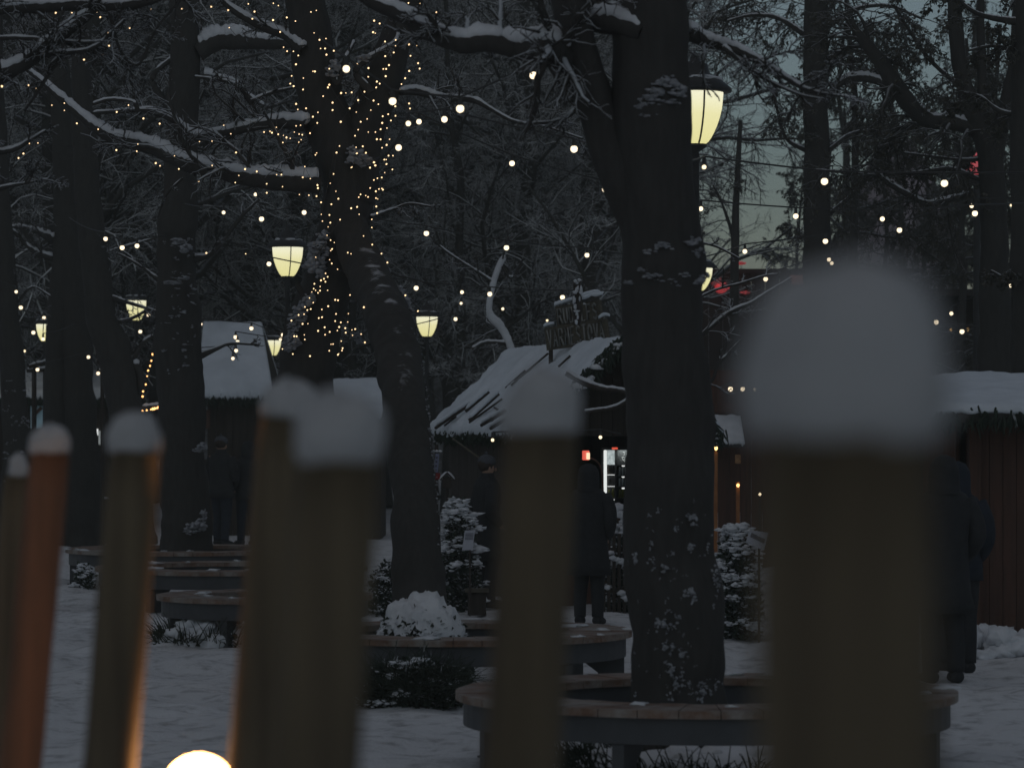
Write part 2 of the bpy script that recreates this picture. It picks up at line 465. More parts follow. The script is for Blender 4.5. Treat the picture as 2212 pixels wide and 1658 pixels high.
mb = MB()
def hz(X, Y):
    xn = X/(Y)*F+CX                                   # bearing of the crest
    crest = np.interp(xn, [-400, 0, 900, 1300, 1480, 1700, 2300, 2700], [26, 26, 25, 22, 9, 7.0, 6.2, 6])
    up = np.clip((Y-118)/38, 0, 1); up = up*up*(3-2*up)
    return -1+up*(crest+1)+np.sin(X*.9+np.sin(Y*.4))*.35*up+np.sin(X*2.7+Y)*.15*up
V, Q = grid(-60, 60, 116, 175, 200, 60, hz)
mb.addq(V, Q)
tag(mb.build('hills', M['hill'], None, True, origin=(0, 0, 0)), kind='structure')

# ------------------------------------------------------------------ background wood
def wood_tree(seed, H, r0, nl, kind):
    g = np.random.default_rng(seed)
    n = 9; z = np.linspace(0, H, n); tr = np.zeros((1, n, 3)); tr[0, :, 2] = z
    tr[0, :, 0] = np.cumsum(g.normal(size=n)*.12)*(z > 0); tr[0, :, 1] = np.cumsum(g.normal(size=n)*.12)
    tr[0, 0, :2] = 0
    R = (r0*np.linspace(1, .25, n)**.9)[None]; R[0, 0] *= 1.25
    if kind == 'bare':
        b1, r1 = kids(tr, R, nl, .30, (45, 85), -.02, 7, .18, .42, .02, .16, .12, g)
        b2, r2 = kids(b1, r1, 9, .50, (30, 70), .02, 6, .15, .55, .011, .2, .05, g)
        b3, r3 = kids(b2, r2, 7, .50, (25, 70), .03, 5, .12, .6, .007, .22, 0, g)
        b4, r4 = kids(b3, r3, 5, .55, (25, 60), .03, 4, .1, .7, .006, .2, 0, g)
        lv = None
    else:
        b1, r1 = kids(tr, R, nl, .21, (55, 95), .05, 7, .12, .40, .02, .14, .10, g)
        b2, r2 = kids(b1, r1, 9, .42, (30, 70), .12, 6, .12, .55, .010, .18, -.05, g)
        b3, r3 = kids(b2, r2, 7, .55, (20, 60), .26, 6, .12, .6, .006, .16, -.2, g)
        b4, r4 = kids(b3, r3, 4, .45, (20, 60), .25, 4, .1, .7, .005, .2, -.2, g)
        lv = (along(b3, 4, g), along(b4, 3, g))
    t = MB(); V, Q = tubes(tr, R, 9); t.addq(V, Q)
    V, Q = tubes(b1, r1, 6); t.addq(V, Q)
    c = MB()
    for b_, r_, k in ((b2, r2, 4), (b3, r3, 3), (b4, r4, 3)):
        V, Q = tubes(b_, r_, k); c.addq(V, Q)
    out = {}
    def fin(mbx, nm, m):
        V = np.concatenate(mbx.V); q = np.concatenate(mbx.Q); me = mkmesh(nm, V, [], q, True); me.materials.append(m); return me
    out['trunk'] = fin(t, 'trunk', M['bark_wood'])
    out['crown'] = fin(c, 'crown', M['twig_far'] if kind == 'bare' else M['twig_bare'])
    if lv is not None:
        l = MB(); leafcloud(l, lv[0], .055, g, .8); leafcloud(l, lv[1], .045, g, .8)
        out['leaves'] = fin(l, 'leaves', M['leaf'])
    return out
bare = [wood_tree(100+i, H, r, nl, 'bare') for i, (H, r, nl) in enumerate([(15, .2, 26), (13, .16, 24), (17, .22, 30), (11, .13, 22)])]
droop = [wood_tree(200+i, H, r, nl, 'droop') for i, (H, r, nl) in enumerate([(13, .15, 26), (15, .18, 30), (11, .13, 24)])]
def plant_tree(parts, x, y, z, rz, sc, label, cat, group, name='bare_tree'):
    r = thing(name, label, cat, (x, y, z), group); r.rotation_euler = (0, 0, rz); r.scale = (sc, sc, sc)
    for k, me in parts.items():
        o = bpy.data.objects.new(k, me); COL.objects.link(o); o.parent = r
    return r
g = np.random.default_rng(5)
# open wood behind the stalls, left and centre of the view
for D, n in ((71, 10), (79, 11), (88, 12), (99, 12), (111, 12), (126, 12)):
    x0, x1 = -1106/F*D-3, (1400-1106)/F*D
    for i in range(n):
        x = x0+(x1-x0)*(i+.5+g.normal()*.25)/n
        plant_tree(bare[int(g.integers(4))], x, D+g.normal()*2.5, 0 if D < 118 else 1.0, g.random()*6.28, .9+.35*g.random(),
                   'bare snow dusted tree in the dark wood behind the stalls', 'tree', 'trees of the wood behind the stalls')
# hanging crowned trees against the dusk sky, right of the big trunk
for D, xs_ in ((62, (1860, 2020, 2170)), (76, (1790, 1940, 2080, 2240)), (92, (1860, 2000, 2130)), (106, (1745, 1850, 1960, 2070, 2190))):
    for xx in xs_:
        x = GX(xx+g.normal()*18, D)
        sc = .62+.2*g.random() if D < 80 else .8+.2*g.random()
        plant_tree(droop[int(g.integers(3))], x, D+g.normal()*1.5, 0, g.random()*6.28, sc,
                   'thin tree with hanging withered leaves against the grey blue dusk sky', 'tree', 'hanging crowned trees against the sky', 'leafy_tree')

# ------------------------------------------------------------------ near trees built limb by limb
class Tree:
    def __init__(s, px, D, label, name='park_tree'):
        s.D = D; s.root = thing(name, label, 'tree', (GX(px, D), D, 0)); s.limbs = []
        s.tw = []; s.sn = MB(); s.hs = False
    def trunk(s, specs, n=18, amp=.10):
        m = MB()
        for sp in specs:
            p, r = limb_geo(sp, s.D, 12, .05); rough_tube(m, p, r, n, amp)
            s.limbs.append((p, r, False))
        m.build('trunk', M['bark'], s.root, True)
    def limb(s, spec, snow=.9, tw=True, D=None, seed=0, lim=.82, wob=.12, k=9, mt='bark'):
        p, r = limb_geo(spec, D or s.D, 10, wob); m = MB(); rough_tube(m, p, r, 9, .10, 9)
        lo_ = m.build('limb', M[mt], s.root, True)
        if snow:
            m = MB(); snow_ridge(m, p, r, snow, seed, lim); m.build('limb_snow', M['snow_limb'], lo_, True)
        if tw: s.tw.append((p, r, k, lo_))
        return p, r
    def twigs(s, k2=6, k3=4, ratio=.35, droop=.02, mt='twig', leaf=0, L=None):
        for p, r, k, lo_ in s.tw:
            m = MB(); PP = p[None, ::3]; RR = r[None, ::3]
            if PP.shape[1] < 3: PP = p[None]; RR = r[None]
            b1, r1 = kids(PP, RR, k, ratio, (30, 75), droop, 7, .05, .38, .009, .2, .05)
            b2, r2 = kids(b1, r1, k2, .5, (25, 65), droop, 6, .1, .55, .006, .22)
            b3, r3 = kids(b2, r2, k3, .5, (25, 60), droop*1.5, 5, .1, .7, .0045, .22)
            for b_, r_, q in ((b1, r1, 5), (b2, r2, 4), (b3, r3, 3)):
                V, Q = tubes(b_, r_, q); m.addq(V, Q)
            m.build('twigs', M[mt], lo_, True)
            if leaf:
                lv = MB(); leafcloud(lv, along(b3, leaf), .05, None, .7); lv.build('leaves', M['leaf'], lo_)

# the big tree standing in the near ring bench
T = Tree(1465, 20.7, 'thick dark tree trunk standing inside the nearest ring bench, snow specks on its bark')
T.trunk([[(1465, 1690, 232), (1465, 1560, 212), (1462, 1400, 202), (1455, 1200, 200), (1448, 1000, 188), (1440, 800, 180), (1430, 620, 174), (1422, 450, 174), (1412, 340, 174), (1405, 200, 172), (1404, 60, 164), (1404, -120, 152)],
         [(1392, 470, 120), (1350, 380, 112), (1312, 310, 88), (1290, 230, 84), (1262, 150, 82), (1240, 70, 76), (1222, -20, 70), (1205, -120, 66)]], 26, .07)
T.limb([(1238, 140, 62, .1), (1205, 118, 60, -.1), (1180, 104, 56, -.2), (1125, 108, 48), (1060, 92, 44), (1000, 96, 40), (930, 72, 34), (870, 34, 30), (800, 2, 26), (740, -40, 22)], 1.0, k=12)
T.limb([(1480, 70, 34, .1), (1530, 92, 26, .2), (1590, 108, 22), (1650, 140, 17), (1700, 170, 13), (1745, 195, 9), (1800, 205, 6), (1850, 212, 4)], .9, k=8)
T.limb([(1560, 102, 14), (1610, 140, 10), (1660, 175, 8), (1730, 205, 5), (1790, 215, 4)], .8, k=6)
T.limb([(1290, 50, 50, .1), (1330, 52, 46, -.1), (1390, 75, 40, -.2)], .95, tw=False)
T.limb([(1275, 190, 22), (1240, 240, 12), (1200, 262, 8), (1130, 268, 6)], .8, k=6)
T.twigs(8, 5, .34)
# snow clinging to knots and to the rough lower bark
def on_trunk(px, py, w=.0):
    return P(px, py, 20.7)
for k, (px, py, rx, rz) in enumerate([(1425, 200, .11, .05), (1405, 222, .10, .035), (1445, 186, .07, .05), (1462, 205, .06, .04), (1390, 235, .07, .025), (1440, 228, .08, .02), (1400, 255, .06, .015),
        (1430, 535, .06, .03), (1478, 528, .07, .028), (1500, 548, .06, .03), (1410, 600, .07, .022), (1470, 596, .05, .02), (1500, 604, .07, .04), (1440, 610, .08, .018), (1360, 612, .05, .02), (1400, 548, .05, .02), (1385, 585, .035, .015),
        (1455, 618, .05, .012), (1520, 598, .04, .03), (1495, 520, .05, .02)]):
    c = on_trunk(px, py); rad = .235; dx = c[0]-GX(1418 if py < 300 else 1430, 20.7)
    yy = 20.7-math.sqrt(max(.0, rad*rad-dx*dx))+.0
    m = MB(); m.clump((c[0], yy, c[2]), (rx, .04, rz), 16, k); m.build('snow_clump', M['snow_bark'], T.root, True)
g2 = random.Random(4); m = MB()
for k in range(150):
    py = 1060+g2.random()**.6*440; px = 1360+g2.random()*205
    if px < 1430 and g2.random() < .6: px += 70
    c = P(px, py, 20.7); rad = .275; dx = c[0]-GX(1460, 20.7)
    if abs(dx) > rad*.97: continue
    s_ = .008+.026*g2.random()**4
    m.clump((c[0], 20.7-math.sqrt(rad*rad-dx*dx)-.002, c[2]), (s_, s_*.5, s_*(.8+1.2*g2.random())), 3+int(s_*250), k)
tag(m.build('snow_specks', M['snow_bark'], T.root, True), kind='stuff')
BIG = T

# the tree wound with fairy lights: two stems, merging, and a V above
T = Tree(675, 32.2, 'forked tree wound with warm fairy lights from its two stems up to its V')
T.trunk([[(672, 1345, 150), (662, 1200, 128), (655, 1000, 122), (657, 850, 124), (668, 740, 118), (690, 660, 112), (722, 570, 112), (748, 480, 112), (752, 390, 108), (730, 320, 108), (700, 240, 104), (682, 160, 100), (672, 80, 88), (655, -20, 80), (640, -120, 74)],
         [(765, 430, 100), (775, 350, 92), (790, 280, 84), (815, 210, 84), (838, 140, 78), (862, 70, 66), (888, -10, 58), (905, -110, 50)]], 20, .10)
lb = [(690, 400, 46, -.2), (620, 396, 40, -.3), (560, 388, 37, -.3), (480, 373, 34, -.2), (400, 352, 32), (330, 322, 30, .2), (240, 295, 26, .4), (185, 258, 22, .6), (130, 212, 18, .8), (95, 178, 14, 1), (55, 148, 10, 1.2)]
FB = T.limb(lb, .95, seed=3, k=10)
T.limb([(665, 272, 30, -.2), (610, 264, 26), (560, 270, 23), (500, 284, 20), (430, 295, 18, .2), (405, 284, 16, .3), (370, 258, 14, .3), (320, 240, 12, .4), (270, 240, 9, .4), (200, 244, 6, .5)], .95, k=9)
T.limb([(660, 110, 26, -.2), (620, 80, 22), (560, 55, 18), (500, 20, 14), (460, -20, 12)], .9, k=7)
T.limb([(560, 255, 12), (530, 205, 9), (500, 180, 8), (450, 170, 6), (420, 166, 5)], .8, k=6)
T.limb([(540, 220, 9), (590, 200, 7), (640, 188, 5)], .8, k=4)
T.limb([(300, 242, 10), (285, 222, 9), (240, 215, 8), (200, 225, 6)], .9, k=5)
T.limb([(712, 150, 16, -.3), (730, 178, 12, -.3), (745, 130, 10, -.3), (765, 90, 8)], .8, k=4)
T.limb([(800, 200, 20, -.3), (770, 150, 14, -.3), (850, 95, 10, -.3), (862, 60, 8)], .9, k=5)
T.limb([(865, 200, 14, -.2), (900, 198, 18), (960, 212, 14), (1020, 216, 12), (1060, 236, 9), (1110, 262, 7), (1180, 275, 5), (1260, 300, 4)], .85, k=8)
T.limb([(800, 470, 10, -.3), (850, 452, 6), (885, 440, 5), (930, 446, 4)], .8, k=4)
T.limb([(640, 612, 14, -.3), (655, 640, 12, -.3)], 0, tw=False)
T.limb([(420, 380, 6), (440, 325, 6), (500, 290, 4)], .6, k=3)
T.limb([(340, 470, 4), (360, 420, 5), (395, 385, 6)], .6, k=3)
T.twigs(8, 5, .26)
m = MB()
for k, (px, py, rx, rz, dy) in enumerate([(775, 345, .10, .07, -.3), (790, 352, .07, .05, -.35), (765, 335, .06, .05, -.3), (700, 520, .06, .07, -.3), (690, 545, .09, .09, -.3), (683, 572, .08, .10, -.3), (695, 590, .06, .06, -.3), (688, 535, .07, .04, -.35),
        (672, 650, .05, .07, -.3), (655, 672, .06, .07, -.3), (648, 688, .07, .05, -.3), (640, 705, .05, .04, -.3), (636, 738, .07, .07, -.3), (640, 725, .05, .05, -.3), (628, 748, .05, .05, -.3), (795, 560, .08, .03, -.3), (812, 552, .07, .05, -.3), (822, 566, .06, .05, -.3), (832, 590, .05, .05, -.2),
        (862, 632, .05, .06, -.1), (870, 648, .05, .07, -.1), (720, 165, .06, .05, -.35), (728, 150, .05, .05, -.35), (790, 135, .06, .04, -.4), (757, 718, .05, .03, 1), (766, 730, .04, .03, 1)]):
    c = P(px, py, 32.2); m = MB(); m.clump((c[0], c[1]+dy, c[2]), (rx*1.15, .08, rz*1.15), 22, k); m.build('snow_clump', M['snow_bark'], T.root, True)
FAIRY = T

def SD(py): return 27+float(np.interp(py, [360, 440, 580, 700, 880, 1100, 1345], [5.4, 5.3, 4.6, 2.6, 1.0, .3, 0]))
T = Tree(905, 27.0, 'leaning dark stem behind the fairy light tree, rooted in a snow covered mound')
T.trunk([[(a_, b_, c_, SD(b_)-27) for a_, b_, c_ in [(910, 1500, 130), (908, 1345, 122), (905, 1250, 110), (895, 1100, 102), (884, 960, 98), (876, 880, 96), (862, 780, 98), (842, 700, 98), (818, 640, 94), (790, 580, 88), (765, 520, 80), (748, 440, 70), (735, 360, 56)]]], 20, .10)
m = MB()
for k in range(70):
    py = 690+k*7+g2.random()*8; cxx = np.interp(py, [690, 780, 880, 960, 1100, 1250], [893, 912, 922, 932, 945, 958]); c = P(cxx+g2.random()*6-3, py, SD(py)-.1)
    m.clump(c+np.array([g2.uniform(-.03, .02), 0, 0]), (.01+.016*g2.random()**2, .02, .015+.03*g2.random()), 3, k)
for k, (px, py, rx, rz) in enumerate([(862, 640, .06, .07), (872, 655, .06, .08), (884, 690, .04, .05), (888, 672, .03, .04), (884, 722, .05, .06), (880, 700, .04, .04)]):
    mc = MB(); mc.clump(P(px, py, SD(py)-.2), (rx*.95, .06, rz*.95), 20, k); mc.build('snow_clump', M['snow_bark'], T.root, True)
tag(m.build('snow_specks', M['snow_bark'], T.root, True), kind='stuff')

T = Tree(400, 43.8, 'straight dark tree inside the far left ring bench, snow lumps at mid height')
T.trunk([[(405, 1275, 130), (402, 1200, 112), (398, 1060, 106), (392, 900, 100), (386, 740, 96), (382, 560, 84), (388, 460, 80), (390, 380, 72), (395, 250, 72), (400, 120, 66), (398, 0, 60), (395, -120, 52)]], 18, .10)
T.limb([(430, 110, 50), (470, 90, 42), (540, 92, 34), (620, 92, 22), (650, 80, 10)], .9, k=6, tw=False)
T.limb([(440, 170, 30), (470, 170, 16), (510, 182, 14), (540, 210, 12), (570, 232, 10)], .85, k=5)
T.limb([(370, 240, 20), (330, 170, 13), (380, 120, 10), (440, 70, 8)], .7, k=5)
T.limb([(420, 560, 16), (460, 545, 10), (520, 470, 8), (560, 430, 5)], .7, k=5)
T.limb([(430, 770, 16), (470, 752, 8), (500, 742, 6), (560, 745, 4)], .6, k=4)
T.limb([(350, 610, 10), (310, 580, 7), (280, 560, 5), (250, 545, 4)], .7, k=5)
T.twigs(5, 4, .35)
m = MB()
for k in range(46):
    py = 500+g2.random()**1.3*330; px = 352+g2.random()*70
    m.clump(P(px, py, 43.8-.30), (.02+.07*g2.random()**2, .04, .010+.022*g2.random()), 5, k)
for k, (px, py, rx, rz) in enumerate([(420, 1140, .12, .07), (432, 1132, .08, .10), (410, 1145, .08, .05), (440, 1112, .04, .09), (437, 965, .07, .06), (428, 972, .08, .03), (380, 520, .12, .05), (400, 535, .08, .07), (372, 610, .14, .03), (395, 600, .1, .03)]):
    mc = MB(); mc.clump(P(px, py, 43.3), (rx, .1, rz), 18, 90+k); mc.build('snow_clump', M['snow_bark'], T.root, True)
tag(m.build('snow_specks', M['snow_bark'], T.root, True), kind='stuff')

T = Tree(290, 52, 'dark tree leaning left, its base broad and its foot beside the low wooden bin')
T.trunk([[(292, 1200, 100), (285, 1050, 84), (278, 950, 78), (268, 860, 76), (245, 760, 74), (222, 690, 68), (208, 600, 64), (198, 500, 60), (188, 400, 56), (182, 300, 50), (176, 180, 44), (180, 60, 38), (186, -80, 32)]], 16, .1)
T.limb([(250, 800, 34), (275, 790, 26), (300, 800, 20), (305, 850, 16)], .95, tw=False)
T.limb([(228, 640, 16), (270, 652, 9), (310, 664, 6), (340, 672, 4)], .6, k=9)
T.limb([(240, 700, 14), (280, 690, 8), (320, 668, 5)], .5, k=8)
T.limb([(262, 820, 22), (290, 770, 14), (310, 740, 10), (330, 725, 6)], .9, k=6)
T.limb([(205, 560, 14), (250, 540, 9), (300, 525, 6), (340, 512, 4)], .7, k=5)
T.twigs(5, 4, .4)
T = Tree(178, 57, 'broad dark tree with double stem, behind the tallest red lit fence pole')
T.trunk([[(180, 1200, 100), (178, 1050, 84), (172, 900, 74), (165, 760, 70), (158, 640, 66), (150, 520, 60), (140, 380, 52), (132, 200, 44), (120, 0, 34), (118, -80, 30)],
         [(125, 1200, 80), (124, 1000, 60), (122, 850, 56), (128, 700, 56), (134, 600, 52), (142, 500, 44)]], 16, .1)
T.limb([(120, 520, 20), (80, 500, 12), (40, 490, 8), (0, 496, 6)], .8, k=7)
T.limb([(120, 560, 16), (70, 540, 10), (30, 500, 8), (-10, 470, 6)], .8, k=6)
T.twigs(6, 4, .5)
T = Tree(34, 55, 'dark tree at the left edge, snow flecks down its side')
T.trunk([[(40, 1200, 90), (38, 1000, 64), (32, 900, 58), (26, 780, 54), (18, 700, 50), (10, 560, 46), (0, 400, 42), (-8, 200, 36), (-12, 0, 30)]], 16, .1)
T.limb([(10, 690, 10), (40, 650, 6), (70, 620, 5), (110, 640, 4)], .7, k=5)
T.twigs(5, 4, .6)
m = MB()
for k in range(50):
    m.clump(P(8+g2.random()*62, 800+g2.random()*330, 54.6), (.02+.06*g2.random()**2, .05, .015+.02*g2.random()), 4, k)
tag(m.build('snow_specks', M['snow_bark'], T.root, True), kind='stuff')

# thick snowy limbs reaching in at the top left, from a tree just beyond the frame
T = Tree(-230, 24, 'near tree beyond the left edge whose thick snowy limbs cross the top left')
T.trunk([[(-230, 1760, 220), (-235, 1200, 190), (-240, 600, 180), (-240, 200, 170), (-236, -200, 150)]], 18, .1)
T.limb([(-230, 260, 60), (-120, 215, 40), (-20, 170, 34), (50, 140, 30), (100, 100, 28), (150, 62, 26), (195, 25, 24), (235, -25, 22)], .95, k=9)
T.limb([(-230, 60, 50), (-100, 40, 34), (0, 22, 26), (90, 16, 24), (170, 10, 24), (250, 14, 24), (320, 2, 22), (380, -24, 20)], .95, k=9)
T.limb([(-230, 300, 40), (-120, 220, 22), (0, 178, 14), (60, 140, 13), (100, 118, 12), (170, 112, 10), (210, 98, 9), (240, 70, 8), (270, 42, 7)], .9, k=9)
T.limb([(-200, 120, 20), (-60, 90, 12), (30, 82, 9), (120, 88, 8), (190, 92, 7), (240, 84, 5)], .85, k=7)
T.limb([(100, 150, 9), (130, 122, 8), (150, 112, 6)], .8, k=3)
T.limb([(52, 240, 5), (80, 200, 8), (105, 160, 8), (130, 130, 7)], .8, k=4)
T.limb([(-200, 330, 24), (-60, 330, 16), (20, 325, 13), (60, 305, 9), (100, 282, 6)], .8, k=6)
T.limb([(-200, 480, 20), (-60, 430, 12), (10, 405, 9), (60, 395, 6), (110, 385, 4)], .75, k=6)
T.limb([(235, 20, 8), (260, 110, 7), (300, 138, 6), (340, 60, 5), (400, -10, 5)], .7, k=5)
T.twigs(9, 5, .30)

# right side trees
T = Tree(1768, 50, 'slim straight tree right of the street lantern, above the big snow capped pole')
T.trunk([[(1765, 1215, 80), (1764, 900, 64), (1764, 600, 60), (1764, 400, 56), (1762, 200, 54), (1764, 0, 52), (1764, -120, 46)]], 14, .08)
T.limb([(1780, 215, 22), (1810, 185, 16), (1850, 170, 18), (1890, 172, 18), (1930, 190, 14)], .8, k=6)
T.limb([(1770, 480, 12), (1830, 430, 8), (1870, 392, 6), (1890, 372, 5)], .6, k=5)
T.limb([(1750, 330, 12), (1700, 300, 8), (1680, 240, 7), (1670, 180, 5)], .6, k=6)
T.limb([(1745, 80, 14), (1680, 40, 9), (1620, 34, 7), (1570, 46, 5)], .7, k=9)
T.limb([(1785, 60, 14), (1850, 20, 9), (1920, 14, 7), (1990, 40, 5)], .6, k=9)
T.limb([(1785, 130, 14), (1830, 110, 9), (1900, 120, 7), (1960, 150, 5)], .6, k=9)
T.limb([(1785, 330, 12), (1840, 290, 9), (1900, 285, 7), (1960, 310, 5)], .6, k=9)
T.twigs(8, 5, .80, .12, 'twig_bare', 3)
T = Tree(2115, 44, 'crooked tree on the right with a thick limb curving down from upper left')
T.trunk([[(2152, 1260, 100), (2151, 900, 84), (2149, 650, 68), (2147, 520, 60), (2143, 430, 56), (2138, 340, 54), (2118, 280, 48), (2098, 230, 44), (2082, 180, 36), (2070, 120, 34), (2062, 0, 30), (2058, -110, 26)],
         [(2142, 400, 44), (2155, 300, 40), (2184, 200, 40), (2200, 120, 38), (2206, -50, 36)], [(2130, 300, 28), (2122, 180, 22), (2118, 60, 18), (2120, -60, 14)]], 16, .09)
T.limb([(2120, 285, 34), (2060, 268, 34), (2010, 262, 36), (1975, 238, 40), (1945, 196, 40), (1915, 150, 36), (1880, 108, 28), (1852, 72, 18), (1838, 40, 10)], .6, k=12)
T.limb([(2095, 420, 14), (2010, 440, 12), (1960, 420, 12), (1915, 392, 12), (1890, 370, 8)], .7, k=6)
T.limb([(2140, 400, 10), (2060, 366, 10), (1990, 372, 8), (1900, 378, 6), (1820, 372, 5), (1760, 366, 4)], .6, k=8)
T.limb([(2080, 190, 12), (2040, 160, 10), (2000, 120, 9), (1960, 60, 8), (1930, 10, 6)], .6, k=8)
T.limb([(2170, 330, 12), (2100, 345, 8), (2030, 340, 6), (1950, 330, 5)], .6, k=8)
T.twigs(8, 5, .65, .12, 'twig_bare', 3)
T = Tree(2230, 40, 'dark tree cut by the right edge of the view')
T.trunk([[(2225, 1290, 100), (2222, 900, 80), (2218, 600, 70), (2212, 300, 60), (2218, 0, 50), (2220, -100, 44)]], 14, .08)
T.limb([(2210, 50, 18), (2160, 42, 14), (2110, 30, 10), (2070, 0, 8), (2050, -30, 6)], .5, k=8)
T.limb([(2215, 250, 14), (2160, 240, 10), (2120, 210, 7), (2080, 200, 5)], .6, k=7)
T.limb([(2215, 560, 12), (2180, 600, 8), (2140, 585, 5)], .6, k=6)
T.limb([(2215, 120, 10), (2150, 100, 8), (2090, 110, 5)], .5, k=7)
T.twigs(7, 5, .7, .14, 'twig_bare', 3)
T = Tree(1567, 58, 'thin pale stemmed tree right behind the big trunk, beside the red lit front')
T.trunk([[(1580, 1160, 30), (1586, 900, 22), (1588, 760, 20), (1586, 640, 20), (1588, 520, 18), (1592, 400, 14), (1600, 260, 9)]], 10, .08)
T.limb([(1588, 520, 10), (1560, 440, 6), (1540, 400, 4)], .6, k=6)
T.twigs(6, 5, 1.0, .14, 'twig_bare', 3)
# slender snowy branches right of the big trunk (they hang off a young tree behind it)
T = Tree(1500, 30, 'young tree hidden behind the big trunk, its thin snowy branches arching right')
T.trunk([[(1470, 1420, 40), (1470, 1100, 34), (1475, 800, 28), (1480, 600, 20), (1478, 480, 12)]], 10, .08)
T.limb([(1480, 760, 10), (1530, 712, 8), (1575, 676, 9), (1620, 655, 7), (1660, 630, 6), (1710, 600, 5)], .95, k=4)
T.limb([(1480, 860, 9), (1535, 825, 7), (1550, 790, 8), (1575, 762, 7), (1600, 735, 5)], .95, k=4)
T.limb([(1480, 660, 8), (1540, 628, 5), (1600, 612, 5), (1650, 596, 4), (1680, 592, 4)], .7, k=4)
T.limb([(1470, 520, 8), (1540, 530, 5), (1600, 560, 4)], .7, k=4)
T.twigs(4, 3, .3)
# young snowy sapling left of the hut
T = Tree(1110, 46, 'thin crooked sapling white with snow left of the hut roof')
T.trunk([[(1150, 1200, 16), (1146, 1000, 14), (1135, 900, 14)]], 10, .06)
T.limb([(1140, 880, 14), (1118, 800, 15), (1098, 740, 15), (1080, 705, 15), (1060, 685, 15), (1056, 655, 13), (1066, 610, 13), (1078, 575, 12), (1090, 555, 9)], 1.0, lim=1.6, k=6, mt='snow_limb')
T.limb([(1100, 742, 9), (1050, 740, 7), (1020, 755, 10)], 1.0, k=3)
T.limb([(1085, 575, 8), (1105, 600, 6), (1130, 560, 4)], .9, k=3)
T.limb([(1066, 610, 8), (1020, 580, 6), (960, 540, 5), (930, 510, 4)], .8, k=5)
T.twigs(5, 4, .45)

# ------------------------------------------------------------------ fence of round poles
def snow_dome(mb, c, R, H, seed, lump=.10, skew=(0, 0), skirt=0.0):
    n = 28; prof = []
    for j in range(15):
        a = j/14*PI/2; prof.append((R*math.cos(a)**.82, H*(.28+.72*math.sin(a))))
    V = []
    for j, (r, z) in enumerate([(R*.86, -.10*R), (R*.95, .02*R), (R*1.0, .16*H)]+prof):
        for i in range(n):
            a = i/n*2*PI; v = Vector((math.cos(a)*1.5+seed*3.7, math.sin(a)*1.5, z/R*1.3))
            d = 1+lump*1.3*noise.noise(v*.7)+lump*.6*noise.noise(v*2.2)+lump*.25*noise.noise(v*6)
            hang = skirt*max(0, noise.noise(Vector((math.cos(a)+seed, math.sin(a), 5)))+.1) if j < 3 else 0
            V.append((c[0]+r*d*math.cos(a)+skew[0]*max(z, 0)/H, c[1]+r*d*math.sin(a)+skew[1]*max(z, 0)/H, c[2]+z*(d if z > 0 else 1)-hang))
    rows = len(V)//n
    Fq = [(j*n+i, j*n+(i+1) % n, (j+1)*n+(i+1) % n, (j+1)*n+i) for j in range(rows-1) for i in range(n)]
    Fq.append(tuple(reversed(range(n))))
    mb.add(V, Fq)
poles = [  # top px, top py, bottom px (at py 1658), D, diameter, cap radius, cap height, material, label
    (1826, 940, 1826, 2.0, .105, .0605, .092, 'pole_wood', 'nearest and thickest fence pole, at the right, under a huge blurred snow cap', (.0, 0), .02),
    (1170, 932, 1128, 4.1, .090, .050, .070, 'pole_wood', 'straight yellowish pole in the middle, in front of the hut', (.004, 0), 0),
    (730, 996, 680, 3.76, .094, .049, .070, 'pole_wood', 'dark pole left of the middle, overlapping another pole behind its left side', (.004, 0), .01),
    (628, 905, 560, 6.0, .111, .051, .060, 'pole_wood', 'pole behind the dark one left of the middle, orange light on its left edge', (0, 0), 0),
    (292, 976, 236, 6.0, .092, .045, .064, 'pole_wood', 'leaning pole left of the globe lamp, orange light on its lower right edge', (.0, 0), 0),
    (108, 978, 44, 7.5, .090, .046, .056, 'pole_lamplit', 'reddish pole second from the left edge, lit by the globe lamp', (0, 0), 0),
    (40, 1030, -12, 8.8, .078, .026, .056, 'pole_wood', 'leftmost thin pole with a small narrow snow cap', (0, 0), 0)]
for (tx, ty, bx, D, dia, cr, chh, mt, lab, sk, skirt) in poles:
    top = P(tx, ty, D); bt = P(bx, 1658, D); d = (bt-top); k = top[2]/(top[2]-bt[2]); base = top+d*k; base[2] = 0
    r = thing('fence_pole', lab, 'fence pole', base, 'round wooden fence poles in the foreground')
    m = MB(); pts = base[None]*(1-np.linspace(0, 1, 24)[:, None])+top[None]*np.linspace(0, 1, 24)[:, None]
    rad = np.full(24, dia/2)*(1+.02*np.sin(np.arange(24)*1.7)); rad[-1] *= .90
    rough_tube(m, pts, rad, 28, .025, 10)
    m.build('pole', M[mt], r, True)
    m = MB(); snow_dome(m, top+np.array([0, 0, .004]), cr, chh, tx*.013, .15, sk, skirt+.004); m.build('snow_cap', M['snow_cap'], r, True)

# warm globe lamp low behind the fence
gp = P(430, 1706, 6.1)
r = thing('globe_lamp', 'glowing white globe lamp at the bottom between two fence poles', 'lamp', (gp[0], gp[1], 0))
m = MB(); m.lathe((gp[0], gp[1], 0), [(.07, 0), (.07, .02), (.018, .04), (.018, gp[2]-.085), (.036, gp[2]-.07), (.036, gp[2]-.055), (0, gp[2]-.055)], 20); m.build('post', M['iron'], r, True)
m = MB(); V, Fc = ico(4); m.addq(V*.0605+gp, Fc); m.build('globe', M['globe'], r, True)

